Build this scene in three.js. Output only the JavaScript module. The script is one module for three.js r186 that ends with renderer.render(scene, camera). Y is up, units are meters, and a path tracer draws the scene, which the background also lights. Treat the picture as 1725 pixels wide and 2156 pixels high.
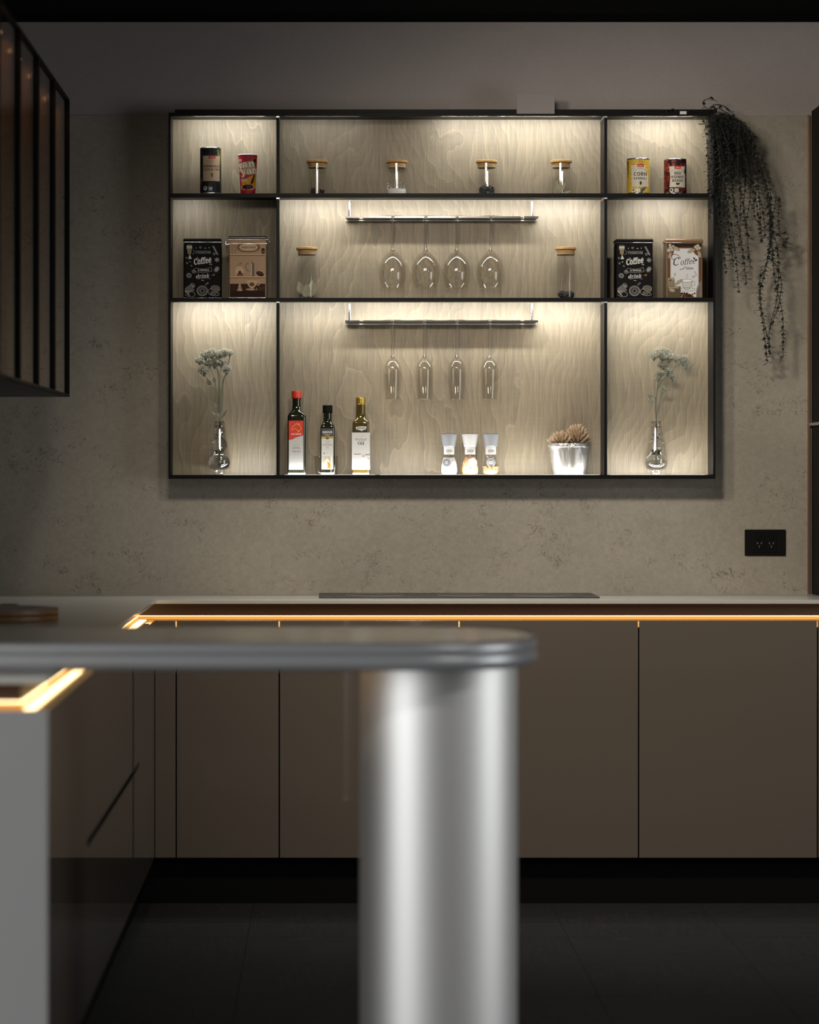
import * as THREE from 'three';
import { RoundedBoxGeometry } from 'three/addons/geometries/RoundedBoxGeometry.js';
import { mergeGeometries } from 'three/addons/utils/BufferGeometryUtils.js';
import { RectAreaLightUniformsLib } from 'three/addons/lights/RectAreaLightUniformsLib.js';

RectAreaLightUniformsLib.init();
const scene = new THREE.Scene();
scene.background = new THREE.Color().setRGB(0.30, 0.34, 0.40);          // overcast sky outside the showroom windows
const renderer = new THREE.WebGLRenderer();
renderer.toneMapping = THREE.LinearToneMapping;
renderer.toneMappingExposure = 1.0;
renderer.shadowMap.enabled = true;

// ------------------------------------------------------------------ camera: a long lens, level, ten metres from the back wall
const EYE = 1.443, FOCAL = 6000, FAR = 10;
const camera = new THREE.PerspectiveCamera(2 * Math.atan(1078 / FOCAL) * 180 / Math.PI, 1725 / 2156, 0.1, 60);
camera.position.set(0, EYE, FAR);
camera.lookAt(0, EYE, 0);
camera.setViewOffset(1725, 2156, 862.5 - 690, 1078 - 1000, 1725, 2156);
camera.focus = 9.9;
camera.userData.fStop = 2.1;
scene.add(camera);

// ------------------------------------------------------------------ room lights
const keySpots = [{ at: [0.35, 2.93, 3.1], to: [1.35, 0.95, 0], power: 14, angle: 0.70 }, { at: [-0.35, 2.93, 3.1], to: [1.25, 0.95, 0], power: 8.5, angle: 0.76 }];   // warm wall washers on the ceiling, above the frame
const fillPanels = [{ at: [-2.7, 2.995, 7.2], w: 1.6, d: 0.5, nits: 36 }, { at: [2.7, 2.995, 7.2], w: 1.6, d: 0.5, nits: 20 }];  // unseen fill panels, added to brighten the bar edge and end panel
const windowNits = [6.2, 3.4];
const LED = 11.5;                                                            // brightness of the shelf lamps

// ------------------------------------------------------------------ helpers
let seed = 7;
const rnd = () => { seed = (seed * 1664525 + 1013904223) >>> 0; return seed / 4294967296; };
const range = (a, b) => a + (b - a) * rnd();
const taken = {};
const numbered = (n) => { const k = taken[n] = (taken[n] ?? -1) + 1; return k ? n + '_' + String(k).padStart(3, '0') : n; };
// metres across (MX) and up (MY) of a point measured on the photograph, for something that stands z metres off the back wall
const MX = (px, z) => (px - 690) * (FAR - z) / FOCAL, MY = (py, z) => EYE - (py - 1000) * (FAR - z) / FOCAL;

function tag(o, label, category, group, kind) {
  if (label) o.userData.label = label;
  if (category) o.userData.category = category;
  if (group) o.userData.group = group;
  if (kind) o.userData.kind = kind;
  return o;
}
function thing(name, label, category, pos = [0, 0, 0], group) {
  const o = new THREE.Group(); o.name = numbered(name); o.position.set(...pos); scene.add(o);
  return tag(o, label, category, group);
}
function structure(name, pos = [0, 0, 0]) { const o = new THREE.Group(); o.name = numbered(name); o.position.set(...pos); o.userData.kind = 'structure'; scene.add(o); return o; }
function part(name, geo, mat, parent, kind) { const m = new THREE.Mesh(geo, mat); m.name = name; parent.add(m); if (kind) m.userData.kind = kind; return m; }
// the same for a shape given in room coordinates (parents are never turned)
function partW(name, geo, mat, parent, kind) {
  let x = 0, y = 0, z = 0; for (let o = parent; o && o !== scene; o = o.parent) { x += o.position.x; y += o.position.y; z += o.position.z; }
  geo.translate(-x, -y, -z); return part(name, geo, mat, parent, kind);
}
const box = (x0, x1, y0, y1, z0, z1) => new THREE.BoxGeometry(x1 - x0, y1 - y0, z1 - z0).translate((x0 + x1) / 2, (y0 + y1) / 2, (z0 + z1) / 2);
const rbox = (x0, x1, y0, y1, z0, z1, r = 0.003, s = 2) => new RoundedBoxGeometry(x1 - x0, y1 - y0, z1 - z0, s, r).translate((x0 + x1) / 2, (y0 + y1) / 2, (z0 + z1) / 2);
const merge = (list) => mergeGeometries(list.map((g) => { const n = g.index ? g.toNonIndexed() : g; for (const k of Object.keys(n.attributes)) if (!['position', 'normal', 'uv'].includes(k)) n.deleteAttribute(k); return n; }));
const lathe = (pts, seg = 40) => new THREE.LatheGeometry(pts.map(([r, y]) => new THREE.Vector2(Math.max(r, 0.00001), y)), seg);
// a lathe through a smooth curve
const smoothLathe = (pts, seg = 40, n = 60) => new THREE.LatheGeometry(new THREE.SplineCurve(pts.map(([r, y]) => new THREE.Vector2(Math.max(r, 0.00001), y))).getPoints(n).map((p) => { p.x = Math.max(p.x, 0.00001); return p; }), seg);
const tube = (pts, r, seg = 20, rad = 6) => new THREE.TubeGeometry(new THREE.CatmullRomCurve3(pts.map((p) => new THREE.Vector3(...p))), seg, r, rad, false);
const cyl = (r0, r1, h, x, y, z, seg = 24) => new THREE.CylinderGeometry(r1, r0, h, seg).translate(x, y, z);   // r0 below, r1 above, y at the middle
function rectLight(parent, name, w, h, at, to, nits, color) {
  const l = new THREE.RectAreaLight(new THREE.Color().setRGB(...color), nits, w, h); l.name = name; l.position.set(...at);
  parent.add(l); l.lookAt(...to); return l;
}

// ------------------------------------------------------------------ noise and textures
const hash = (x, y) => { let h = Math.imul(x | 0, 374761393) ^ Math.imul(y | 0, 668265263); h = Math.imul(h ^ (h >>> 13), 1274126177); return ((h ^ (h >>> 16)) >>> 0) / 4294967296; };
function noise(x, y) {
  const i = Math.floor(x), j = Math.floor(y), u = x - i, v = y - j, s = u * u * (3 - 2 * u), t = v * v * (3 - 2 * v);
  const a = hash(i, j), b = hash(i + 1, j), c = hash(i, j + 1), d = hash(i + 1, j + 1);
  return (a + (b - a) * s + (c - a) * t + (a - b - c + d) * s * t) * 2 - 1;
}
const fbm = (x, y, n = 4) => { let a = 0.5, r = 0; for (let i = 0; i < n; i++, a *= 0.5, x = x * 2.03 + 17.1, y = y * 2.03 + 9.7) r += a * noise(x, y); return r; };
const clamp = (x, a = 0, b = 1) => Math.min(b, Math.max(a, x));
const step = (x, a, b) => { const t = clamp((x - a) / (b - a)); return t * t * (3 - 2 * t); };
function dataTexture(w, h, fn, srgb = true) {
  const d = new Uint8Array(w * h * 4);
  for (let y = 0; y < h; y++) for (let x = 0; x < w; x++) { const c = fn(x / w, y / h), i = (y * w + x) * 4; d[i] = clamp(c[0]) * 255; d[i + 1] = clamp(c[1]) * 255; d[i + 2] = clamp(c[2]) * 255; d[i + 3] = 255; }
  const t = new THREE.DataTexture(d, w, h); t.magFilter = THREE.LinearFilter; t.wrapS = t.wrapT = THREE.RepeatWrapping; if (srgb) t.colorSpace = THREE.SRGBColorSpace; t.needsUpdate = true; return t;
}
function canvasTexture(w, h, draw) {
  const c = document.createElement('canvas'); c.width = w; c.height = h; const g = c.getContext('2d'); draw(g, w, h);
  const t = new THREE.CanvasTexture(c); t.colorSpace = THREE.SRGBColorSpace; return t;
}
// flat uv from two axes of a room-space shape: (u, v) = (pos - origin) / size
function planarUV(geo, ax, ay, ox, oy, sx, sy) {
  const p = geo.attributes.position, uv = new Float32Array(p.count * 2), get = { x: 'getX', y: 'getY', z: 'getZ' };
  for (let i = 0; i < p.count; i++) { uv[2 * i] = (p[get[ax]](i) - ox) / sx; uv[2 * i + 1] = (p[get[ay]](i) - oy) / sy; }
  geo.setAttribute('uv', new THREE.BufferAttribute(uv, 2)); return geo;
}
const lin = (r, g, b) => new THREE.Color().setRGB(r, g, b);
const std = (o) => new THREE.MeshStandardMaterial(o), phy = (o) => new THREE.MeshPhysicalMaterial(o);

// veneer: pale growth lines that wander up the sheet, fine dark pores, faint cross figure
const WOOD_W = 1.95, WOOD_H = 1.32;
const ring = (u, v) => u * 27 + 10 * fbm(u * 2.1 + 3, v * 1.25 + 1, 3) + 1.6 * fbm(u * 7, v * 3.2, 3) + 0.5 * fbm(u * 34, v * 16, 2);
const woodAt = (a, b) => {
  const u = a * WOOD_W, v = b * WOOD_H, f = ring(u, v), k = f - Math.floor(f), kk = f * 3.1 - Math.floor(f * 3.1);
  const edge = Math.exp(-(((k < 0.5 ? k : k - 1) / 0.034) ** 2)), edge2 = Math.exp(-(((kk < 0.5 ? kk : kk - 1) / 0.13) ** 2)) * 0.25;
  const strength = 0.45 + 0.55 * step(fbm(u * 3 + 40, v * 1.5), -0.3, 0.35);
  return [edge * strength + edge2 * strength, k];
};
const woodMap = dataTexture(1950, 1320, (a, b) => {
  const [line, k] = woodAt(a, b), u = a * WOOD_W, v = b * WOOD_H;
  const pores = noise(u * 900, v * 24) * 0.035 + noise(u * 330, v * 9) * 0.02, cross = noise(u * 14, v * 130) * 0.006, blotch = fbm(u * 5, v * 2.2) * 0.07;
  const s = 0.465 + pores + cross + blotch - 0.04 * k + 0.055 * line;
  return [s * 1.05, s * 0.95, s * 0.775];
});
const woodBump = dataTexture(975, 660, (a, b) => { const [line] = woodAt(a, b); const s = 0.5 + 0.5 * line; return [s, s, s]; }, false);
// stone-look cladding: even grey-brown with scattered clusters of short scratchy dark marks and a few pale ones
const stoneMap = canvasTexture(2048, 1228, (g, W, H) => {
  const im = g.createImageData(W, H), d = im.data;
  for (let y = 0; y < H; y++) for (let x = 0; x < W; x++) { const u = x / W * 3.0, v = y / H * 1.8, s = 0.605 + fbm(u * 3, v * 3, 3) * 0.045 + noise(u * 230, v * 230) * 0.02 + noise(u * 70, v * 70) * 0.016, i = (y * W + x) * 4; d[i] = s * 255; d[i + 1] = s * 245; d[i + 2] = s * 226; d[i + 3] = 255; }
  g.putImageData(im, 0, 0); g.lineCap = 'round';
  for (let c = 0; c < 430; c++) {
    let x = range(0, W), y = range(0, H); const lean = range(-0.4, 0.9), n = range(12, 90) | 0, pale = c % 5 === 0, k = range(0.25, 1) ** 1.4;
    for (let i = 0; i < n; i++) {
      x += range(-11, 15); y += range(-10, 10) + lean * 3; const a = range(0, 6.28), l = range(2, 10), b = range(-4, 4);
      g.strokeStyle = pale ? `rgba(188,178,158,${range(0.05, 0.18)})` : `rgba(66,57,46,${range(0.1, 0.62) * k})`; g.lineWidth = range(0.5, 1.7);
      g.beginPath(); g.moveTo(x, y); g.quadraticCurveTo(x + Math.cos(a) * l * 0.5 + b, y + Math.sin(a) * l * 0.5 - b, x + Math.cos(a) * l, y + Math.sin(a) * l); g.stroke();
    }
  }
});
stoneMap.wrapS = stoneMap.wrapT = THREE.RepeatWrapping;
const carpetMaps = [0, 1].map((k) => dataTexture(512, 512, (a, b) => {
  const u = k ? a : b, v = k ? b : a, s = 0.070 + 0.04 * noise(u * 90, v * 9) + 0.035 * noise(u * 200, v * 60) + 0.03 * step(noise(u * 60 + 9, v * 5), 0.45, 0.9);
  return [s, s * 0.97, s * 0.93];
}));
const bambooMap = dataTexture(256, 256, (a, b) => { const s = 0.62 + 0.05 * noise(a * 30, b * 3) + 0.04 * noise(a * 120, b * 8); return [s * 1.12, s * 0.86, s * 0.5]; });
const plasterMap = dataTexture(512, 512, (a, b) => { const s = 0.64 + 0.012 * noise(a * 260, b * 260) + 0.012 * fbm(a * 8, b * 8); return [s, s * 0.955, s * 0.945]; });

// ------------------------------------------------------------------ materials
const M = {
  wood: std({ map: woodMap, bumpMap: woodBump, bumpScale: 0.00025, roughness: 0.55 }),
  stone: std({ map: stoneMap, roughness: 0.62 }),
  plaster: std({ map: plasterMap, roughness: 0.9 }),
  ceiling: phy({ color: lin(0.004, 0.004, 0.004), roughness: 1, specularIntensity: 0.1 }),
  roomWall: std({ color: lin(0.16, 0.15, 0.14), roughness: 0.9 }),
  darkWall: std({ color: lin(0.05, 0.048, 0.046), roughness: 0.9 }),
  blackFrame: phy({ color: lin(0.006, 0.006, 0.0065), roughness: 0.42, specularIntensity: 0.2 }),
  black: phy({ color: lin(0.006, 0.006, 0.006), roughness: 0.6, specularIntensity: 0.2 }),
  blackMatte: phy({ color: lin(0.004, 0.004, 0.004), roughness: 0.9, specularIntensity: 0.2 }),
  gloss: phy({ color: lin(0.105, 0.084, 0.066), roughness: 0.35, clearcoat: 1, clearcoatRoughness: 0.03 }),
  endPanel: phy({ color: lin(0.30, 0.30, 0.305), roughness: 0.3, clearcoat: 0.8, clearcoatRoughness: 0.06 }),
  worktop: phy({ color: lin(0.48, 0.47, 0.43), roughness: 0.28, clearcoat: 0.35, clearcoatRoughness: 0.1 }),
  bar: std({ color: lin(0.42, 0.43, 0.45), roughness: 0.36, metalness: 0.55 }),
  barTop: phy({ color: lin(0.15, 0.138, 0.12), roughness: 0.25, clearcoat: 1, clearcoatRoughness: 0.12 }),
  column: std({ color: lin(0.80, 0.80, 0.79), roughness: 0.52, metalness: 1 }),
  chrome: std({ color: lin(0.78, 0.77, 0.76), roughness: 0.12, metalness: 1 }),
  rail: std({ color: lin(0.85, 0.84, 0.82), roughness: 0.4, metalness: 0.6 }),
  satin: std({ color: lin(0.6, 0.6, 0.6), roughness: 0.3, metalness: 1 }),
  channel: std({ color: lin(0.75, 0.52, 0.28), roughness: 0.3, metalness: 1 }),
  channelBack: std({ color: lin(0.04, 0.02, 0.010), roughness: 0.5 }),
  ledWarm: std({ color: lin(0.35, 0.18, 0.06), emissive: lin(1, 0.40, 0.055), emissiveIntensity: 0.7 }),
  ledTape: std({ color: lin(0.9, 0.9, 0.8), emissive: lin(1, 0.74, 0.36), emissiveIntensity: 3 }),
  leakGlow: std({ color: lin(0.9, 0.7, 0.4), emissive: lin(1, 0.52, 0.16), emissiveIntensity: 0.9 }),  // glow put in for channel light leaking through the door gaps
  ledWhite: std({ color: lin(0.9, 0.9, 0.88), emissive: lin(1, 0.94, 0.82), emissiveIntensity: 0.7 }),
  ledBronze: std({ color: lin(0.9, 0.8, 0.7), emissive: lin(1, 0.66, 0.34), emissiveIntensity: 1.2 }),
  glassThin: phy({ color: lin(0.965, 0.965, 0.955), roughness: 0, transmission: 1, thickness: 0, ior: 1.6 }),
  glassGrey: phy({ color: lin(0.90, 0.885, 0.86), roughness: 0, transmission: 1, thickness: 0, ior: 1.75 }),
  glassSolid: phy({ color: lin(0.98, 0.98, 0.98), roughness: 0, transmission: 1, thickness: 0.01, ior: 1.5 }),
  glassSmoke: phy({ color: lin(0.80, 0.79, 0.83), roughness: 0.0, transmission: 1, thickness: 0.02, ior: 1.42 }),
  glassBronze: phy({ color: lin(0.80, 0.70, 0.58), roughness: 0.02, transmission: 1, thickness: 0, ior: 1.35 }),
  glassBottle: phy({ color: lin(0.012, 0.014, 0.006), roughness: 0.05, clearcoat: 1, clearcoatRoughness: 0.03 }),
  glassAmber: phy({ color: lin(0.075, 0.050, 0.008), roughness: 0.05, clearcoat: 1, clearcoatRoughness: 0.03 }),
  bamboo: std({ map: bambooMap, roughness: 0.55 }),
  silicone: phy({ color: lin(0.62, 0.52, 0.38), roughness: 0.4 }),
  tinRim: std({ color: lin(0.72, 0.70, 0.66), roughness: 0.2, metalness: 1 }),
  white: std({ color: lin(0.75, 0.75, 0.74), roughness: 0.6 }),
  greyBox: std({ color: lin(0.30, 0.27, 0.27), roughness: 0.7 }),
  plant: std({ color: lin(0.018, 0.022, 0.017), roughness: 0.42 }),
  plantStem: std({ color: lin(0.02, 0.02, 0.016), roughness: 0.6 }),
  sage: std({ color: lin(0.24, 0.27, 0.22), roughness: 0.7 }),
  sageStem: std({ color: lin(0.11, 0.12, 0.08), roughness: 0.7 }),
  floret: std({ color: lin(0.31, 0.305, 0.24), roughness: 0.8 }),
  succulent: std({ color: lin(0.42, 0.30, 0.19), roughness: 0.7 }),
  silverLeaf: std({ color: lin(0.70, 0.68, 0.63), roughness: 0.36, metalness: 0.85 }),
  copper: std({ color: lin(0.28, 0.17, 0.11), roughness: 0.4, metalness: 0.8 }),
  bronzeWood: std({ color: lin(0.26, 0.15, 0.075), roughness: 0.5 }),
};
const printed = (map, o = {}) => phy({ map, roughness: 0.45, specularIntensity: 0.5, ...o });

// ================================================================== THE SETTING
const CEIL = 3.033, CLAD = 2.705;
{
  const w = structure('wall_back');
  partW('cladding', planarUV(box(-1.25, 5, 0.95, CLAD, -0.2, 0), 'x', 'y', -1.25, 0.93, 3.0, 1.8), M.stone, w);
  partW('plaster', planarUV(box(-1.25, 5, CLAD, CEIL, -0.2, -0.006), 'x', 'y', 0, 0, 1, 1), M.plaster, w);
  partW('lower_wall', box(-1.25, 5, 0, 0.95, -0.2, 0), M.darkWall, w);
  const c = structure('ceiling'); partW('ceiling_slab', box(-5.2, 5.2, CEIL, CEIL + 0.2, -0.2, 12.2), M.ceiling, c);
  const l = structure('wall_left');                                   // beside the kitchen, then a return and the window wall further out
  partW('kitchen_side', box(-1.45, -1.25, 0, CEIL, -0.2, 4.2), M.plaster, l);
  partW('return_side', box(-5.2, -1.25, 0, CEIL, 4.2, 4.3), M.roomWall, l);
  const holeWall = (g, x0, x1, z0, z1, y0, y1) => {
    partW('wall_below', box(x0, x1, 0, y0, 4.3, 12), M.roomWall, g); partW('wall_above', box(x0, x1, y1, CEIL, 4.3, 12), M.roomWall, g);
    partW('pier', box(x0, x1, y0, y1, 4.3, z0), M.roomWall, g); partW('pier', box(x0, x1, y0, y1, z1, 12), M.roomWall, g);
  };
  holeWall(l, -5.2, -5, 5.8, 10.6, 0.25, 2.6);
  const r = structure('wall_right');
  partW('kitchen_side', box(5, 5.2, 0, CEIL, -0.2, 3.0), M.roomWall, r);
  partW('wall_below', box(5, 5.2, 0, 0.25, 3.0, 12), M.roomWall, r); partW('wall_above', box(5, 5.2, 2.6, CEIL, 3.0, 12), M.roomWall, r);
  partW('pier', box(5, 5.2, 0.25, 2.6, 3.0, 3.4), M.roomWall, r); partW('pier', box(5, 5.2, 0.25, 2.6, 6.2, 12), M.roomWall, r);
  const f = structure('wall_front'); partW('front_side', box(-5.2, 5.2, 0, CEIL, 12, 12.2), M.roomWall, f);
  for (const [x, z0, z1, nits] of [[-5.1, 5.8, 10.6, windowNits[0]], [5.1, 3.4, 6.2, windowNits[1]]]) {
    const n = structure(numbered('window') === 'window' ? 'window_1' : 'window_2'); n.position.set(x, 0.25, (z0 + z1) / 2);
    partW('pane', box(x - 0.004, x + 0.004, 0.25, 2.6, z0, z1), M.glassThin, n);
    partW('window_frame', merge([box(x - 0.03, x + 0.03, 0.25, 0.30, z0, z1), box(x - 0.03, x + 0.03, 2.55, 2.6, z0, z1), box(x - 0.03, x + 0.03, 0.3, 2.55, z0, z0 + 0.05), box(x - 0.03, x + 0.03, 0.3, 2.55, z1 - 0.05, z1)]), M.black, n);
    const s = Math.sign(x), l2 = new THREE.RectAreaLight(lin(0.99, 1, 0.99), nits, z1 - z0 - 0.1, 2.25); l2.name = 'window_daylight';
    l2.position.set(x - s * 0.06, 1.425, (z0 + z1) / 2); scene.add(l2); l2.lookAt(0, 1.425, (z0 + z1) / 2);
  }
  // carpet tiles, laid quarter-turned
  const fl = structure('floor');
  partW('slab', box(-5.2, 5.2, -0.2, -0.006, -0.2, 12.2), M.blackMatte, fl);
  const cm = carpetMaps.map((m) => std({ map: m, roughness: 0.95, bumpMap: m, bumpScale: 0.002 }));
  for (let i = 0; i < 12; i++) for (let j = 0; j < 12; j++) {
    const x = -1.25 + i * 0.5, z = 0.1 + j * 0.5, g = planarUV(box(x + 0.0008, x + 0.4992, -0.006, 0, z + 0.0008, z + 0.4992), 'x', 'z', x, z, 0.5, 0.5);
    partW('carpet_tile', g, cm[(i + j) % 2], fl);
  }
}
// added fill panels, out of view, then the warm wall spotlights
{
  fillPanels.forEach((fillPanel, i) => { const [x, , z] = fillPanel.at, t = thing('added_fill_panel', i ? 'added flat white fill panel on the dark cabinet side of the room' : 'added flat white fill panel on the glass cabinet side of the room', 'lamp', [x, CEIL, z]);
  partW('housing', box(x - fillPanel.w / 2 - 0.02, x + fillPanel.w / 2 + 0.02, CEIL - 0.03, CEIL, z - fillPanel.d / 2 - 0.02, z + fillPanel.d / 2 + 0.02), M.black, t);
  partW('fill_diffuser', box(x - fillPanel.w / 2, x + fillPanel.w / 2, CEIL - 0.033, CEIL - 0.03, z - fillPanel.d / 2, z + fillPanel.d / 2), M.ledWhite, t);
  const l = new THREE.RectAreaLight(lin(1, 0.97, 0.93), fillPanel.nits, fillPanel.w, fillPanel.d); l.name = 'fill_light'; l.position.set(x, CEIL - 0.04, z); l.rotation.x = -Math.PI / 2; scene.add(l); });
  keySpots.forEach((keySpot, i) => { const [sx, sy, sz] = keySpot.at, s = thing('track_spotlight', i ? 'black ceiling spotlight nearer the glass cabinet' : 'black ceiling spotlight over the breakfast bar', 'lamp', [sx, CEIL, sz]);
  const dir = new THREE.Vector3(...keySpot.to).sub(new THREE.Vector3(...keySpot.at)).normalize(), q = new THREE.Quaternion().setFromUnitVectors(new THREE.Vector3(0, -1, 0), dir);
  partW('stem', cyl(0.012, 0.012, CEIL - sy, sx, (CEIL + sy) / 2, sz, 12), M.black, s);
  const can = lathe([[0, 0.10], [0.045, 0.10], [0.05, 0.08], [0.05, -0.04], [0.046, -0.04], [0.046, 0.0]], 24).applyQuaternion(q).translate(sx, sy, sz);
  partW('lamp_head', can, M.black, s);
  partW('lamp_lens', cyl(0.045, 0.045, 0.004, 0, -0.002, 0, 24).applyQuaternion(q).translate(sx, sy, sz), M.ledWhite, s);
  const l2 = new THREE.SpotLight(lin(1, 0.89, 0.74), keySpot.power, 0, keySpot.angle, 0.85, 2); l2.name = 'track_spot'; l2.shadow.radius = 8;
  l2.position.set(sx, sy, sz).addScaledVector(dir, 0.06); l2.target.position.set(...keySpot.to); scene.add(l2, l2.target);
  });
}

// ================================================================== BASE CABINETS AND WORKTOP
const FRONT = 0.475, SIDE = -0.578, END = 4.12, TOP = 1.0257, DOOR_TOP = 0.957, DOOR_BOT = 0.163, SLAB = 0.0135;
{
  // worktop: an L of thin stone
  const s = new THREE.Shape([[-1.25, 0], [2.9, 0], [2.9, -FRONT], [SIDE, -FRONT], [SIDE, -END], [-1.25, -END]].map((p) => new THREE.Vector2(...p)));
  const g = new THREE.ExtrudeGeometry(s, { depth: SLAB - 0.003, bevelEnabled: true, bevelThickness: 0.0015, bevelSize: 0.0015, bevelOffset: -0.0015, bevelSegments: 2 }).rotateX(-Math.PI / 2).translate(0, TOP - SLAB + 0.0015, 0);
  const w = thing('worktop', 'thin pale grey stone worktop in an L along both cabinet runs', 'worktop', [-1.25, TOP - SLAB, 0]);
  partW('slab', g, M.worktop, w);
  // lit finger channels under the worktop's front edges
  const UND = TOP - SLAB, BACK = 0.062, c = thing('finger_channel', 'amber lit finger channel under the long worktop edge by the back wall', 'channel', [1, DOOR_TOP, FRONT - BACK]);
  partW('channel_back', box(SIDE - BACK, 2.9, DOOR_TOP - 0.004, UND, FRONT - BACK - 0.01, FRONT - BACK), M.channelBack, c);
  partW('ledge', box(SIDE - BACK, 2.9, DOOR_TOP - 0.004, DOOR_TOP - 0.001, FRONT - BACK, FRONT - 0.0225), M.channel, c);
  partW('led_strip', rbox(SIDE - BACK + 0.006, 2.9, DOOR_TOP, DOOR_TOP + 0.011, FRONT - BACK + 0.0005, FRONT - BACK + 0.006, 0.002, 1), M.ledWarm, c);
  partW('led_tape', box(SIDE - BACK + 0.006, 2.9, DOOR_TOP + 0.011, DOOR_TOP + 0.0130, FRONT - BACK + 0.0005, FRONT - BACK + 0.005), M.ledTape, c);
  partW('leak_glow_lip', box(SIDE, 2.9, DOOR_TOP - 0.024, DOOR_TOP - 0.004, FRONT - 0.027, FRONT - 0.0235), M.leakGlow, c);  // added glowing lip, imitates light leaking down between the doors
  const l1 = rectLight(scene, 'channel_led', 3.4, 0.008, [1.1, DOOR_TOP + 0.0155, FRONT - BACK + 0.008], [1.1, DOOR_TOP + 0.5, FRONT - BACK + 0.25], 3.6, [1, 0.5, 0.14]);
  const d = thing('finger_channel', 'amber lit finger channel along the side run and round its near end', 'channel', [SIDE - BACK, DOOR_TOP, 2.3]);
  partW('channel_back', box(SIDE - BACK - 0.01, SIDE - BACK, DOOR_TOP - 0.001, UND, FRONT - BACK, END - BACK), M.channelBack, d); partW('channel_back', box(-1.25, SIDE - BACK - 0.01, DOOR_TOP - 0.001, UND, END - BACK - 0.01, END - BACK), M.channelBack, d);
  partW('ledge', box(SIDE - BACK, SIDE - 0.0225, DOOR_TOP - 0.0035, DOOR_TOP - 0.001, FRONT - 0.0225, END - 0.0225), M.channel, d); partW('ledge', box(-1.25, SIDE - BACK, DOOR_TOP - 0.0035, DOOR_TOP - 0.001, END - BACK, END - 0.0225), M.channel, d);
  partW('led_strip', rbox(SIDE - BACK + 0.0005, SIDE - BACK + 0.006, DOOR_TOP, DOOR_TOP + 0.011, FRONT - BACK + 0.006, END - BACK + 0.006, 0.002, 1), M.ledWarm, d); partW('led_tape', box(SIDE - BACK + 0.0005, SIDE - BACK + 0.005, DOOR_TOP + 0.011, DOOR_TOP + 0.0145, FRONT - BACK + 0.006, END - BACK + 0.005), M.ledTape, d); partW('led_tape', box(SIDE - BACK + 0.009, SIDE - BACK + 0.033, DOOR_TOP - 0.0009, DOOR_TOP + 0.0012, FRONT - 0.02, END - 0.03), M.ledTape, d); partW('led_strip', rbox(-1.25, SIDE - BACK, DOOR_TOP, DOOR_TOP + 0.011, END - BACK + 0.0005, END - BACK + 0.006, 0.002, 1), M.ledWarm, d); partW('led_tape', box(-1.25, SIDE - BACK, DOOR_TOP + 0.011, DOOR_TOP + 0.0145, END - BACK + 0.0005, END - BACK + 0.005), M.ledTape, d);
  rectLight(scene, 'channel_led', 3.5, 0.008, [SIDE - BACK + 0.008, DOOR_TOP + 0.0155, 2.27], [SIDE - BACK + 0.25, DOOR_TOP + 0.5, 2.27], 3.6, [1, 0.5, 0.14]);
  rectLight(scene, 'channel_led', 0.58, 0.008, [-0.94, DOOR_TOP + 0.0155, END - BACK + 0.008], [-0.94, DOOR_TOP + 0.5, END - BACK + 0.25], 3.6, [1, 0.5, 0.14]);
  // base units along the back wall: door edges measured at the door plane
  const E = [371, 588, 967, 1345, 1722].map((p) => MX(p, FRONT)), gap = 0.0022;
  const names = ['narrow glossy taupe base cabinet nearest the inner corner', 'glossy taupe base cabinet half hidden behind the silver column', 'glossy taupe base cabinet just past the silver column', 'glossy taupe base cabinet below the black socket'];
  for (let i = 0; i < 4; i++) {
    const x0 = E[i], x1 = E[i + 1], t = thing('base_cabinet', names[i], 'cabinet', [(x0 + x1) / 2, DOOR_BOT, 0.2], 'base cabinets under the back worktop');
    partW('carcass', box(x0 + 0.001, x1 - 0.001, DOOR_BOT, DOOR_TOP - 0.004, 0.002, FRONT - BACK - 0.012), M.blackMatte, t);
    partW('door', rbox(x0 + gap, x1 - gap, DOOR_BOT, DOOR_TOP, FRONT - 0.02, FRONT, 0.0015), M.gloss, t);
  }
  const far = thing('base_cabinet', 'glossy base cabinet at the far end of the run, its edge only just showing', 'cabinet', [E[4] + 0.3, DOOR_BOT, 0.2], 'base cabinets under the back worktop');
  partW('carcass', box(E[4] + 0.001, 2.899, DOOR_BOT, DOOR_TOP - 0.004, 0.002, FRONT - BACK - 0.012), M.blackMatte, far);
  partW('door', rbox(E[4] + gap, 2.899, DOOR_BOT, DOOR_TOP, FRONT - 0.02, FRONT, 0.0015), M.gloss, far);
  const fill = thing('filler_panel', 'slim glossy filler panel in the inner corner of the cabinets', 'panel', [(SIDE + E[0]) / 2, DOOR_BOT, FRONT - 0.02]);
  partW('panel', rbox(SIDE + 0.001, E[0] - gap, DOOR_BOT, DOOR_TOP, FRONT - 0.02, FRONT, 0.0015), M.gloss, fill);
  // the side run: one long glossy front with a black pull slot, and a pale end panel
  const S0 = 1.26, S1 = 3.15, H0 = 0.546, H1 = 0.565, side = thing('side_cabinet', 'long glossy side cabinet with a black slot pull', 'cabinet', [-0.9, DOOR_BOT, 2.3]);
  partW('carcass', box(-1.249, SIDE - 0.05, DOOR_BOT, DOOR_TOP - 0.004, FRONT, END - 0.066), M.blackMatte, side);
  partW('front_panel', merge([box(SIDE - 0.02, SIDE, DOOR_BOT, H0, FRONT + 0.001, END - 0.022), box(SIDE - 0.02, SIDE, H1, DOOR_TOP, FRONT + 0.001, END - 0.022), box(SIDE - 0.02, SIDE, H0, H1, FRONT + 0.001, S0), box(SIDE - 0.02, SIDE, H0, H1, S1, END - 0.022)]), M.gloss, side);
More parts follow.
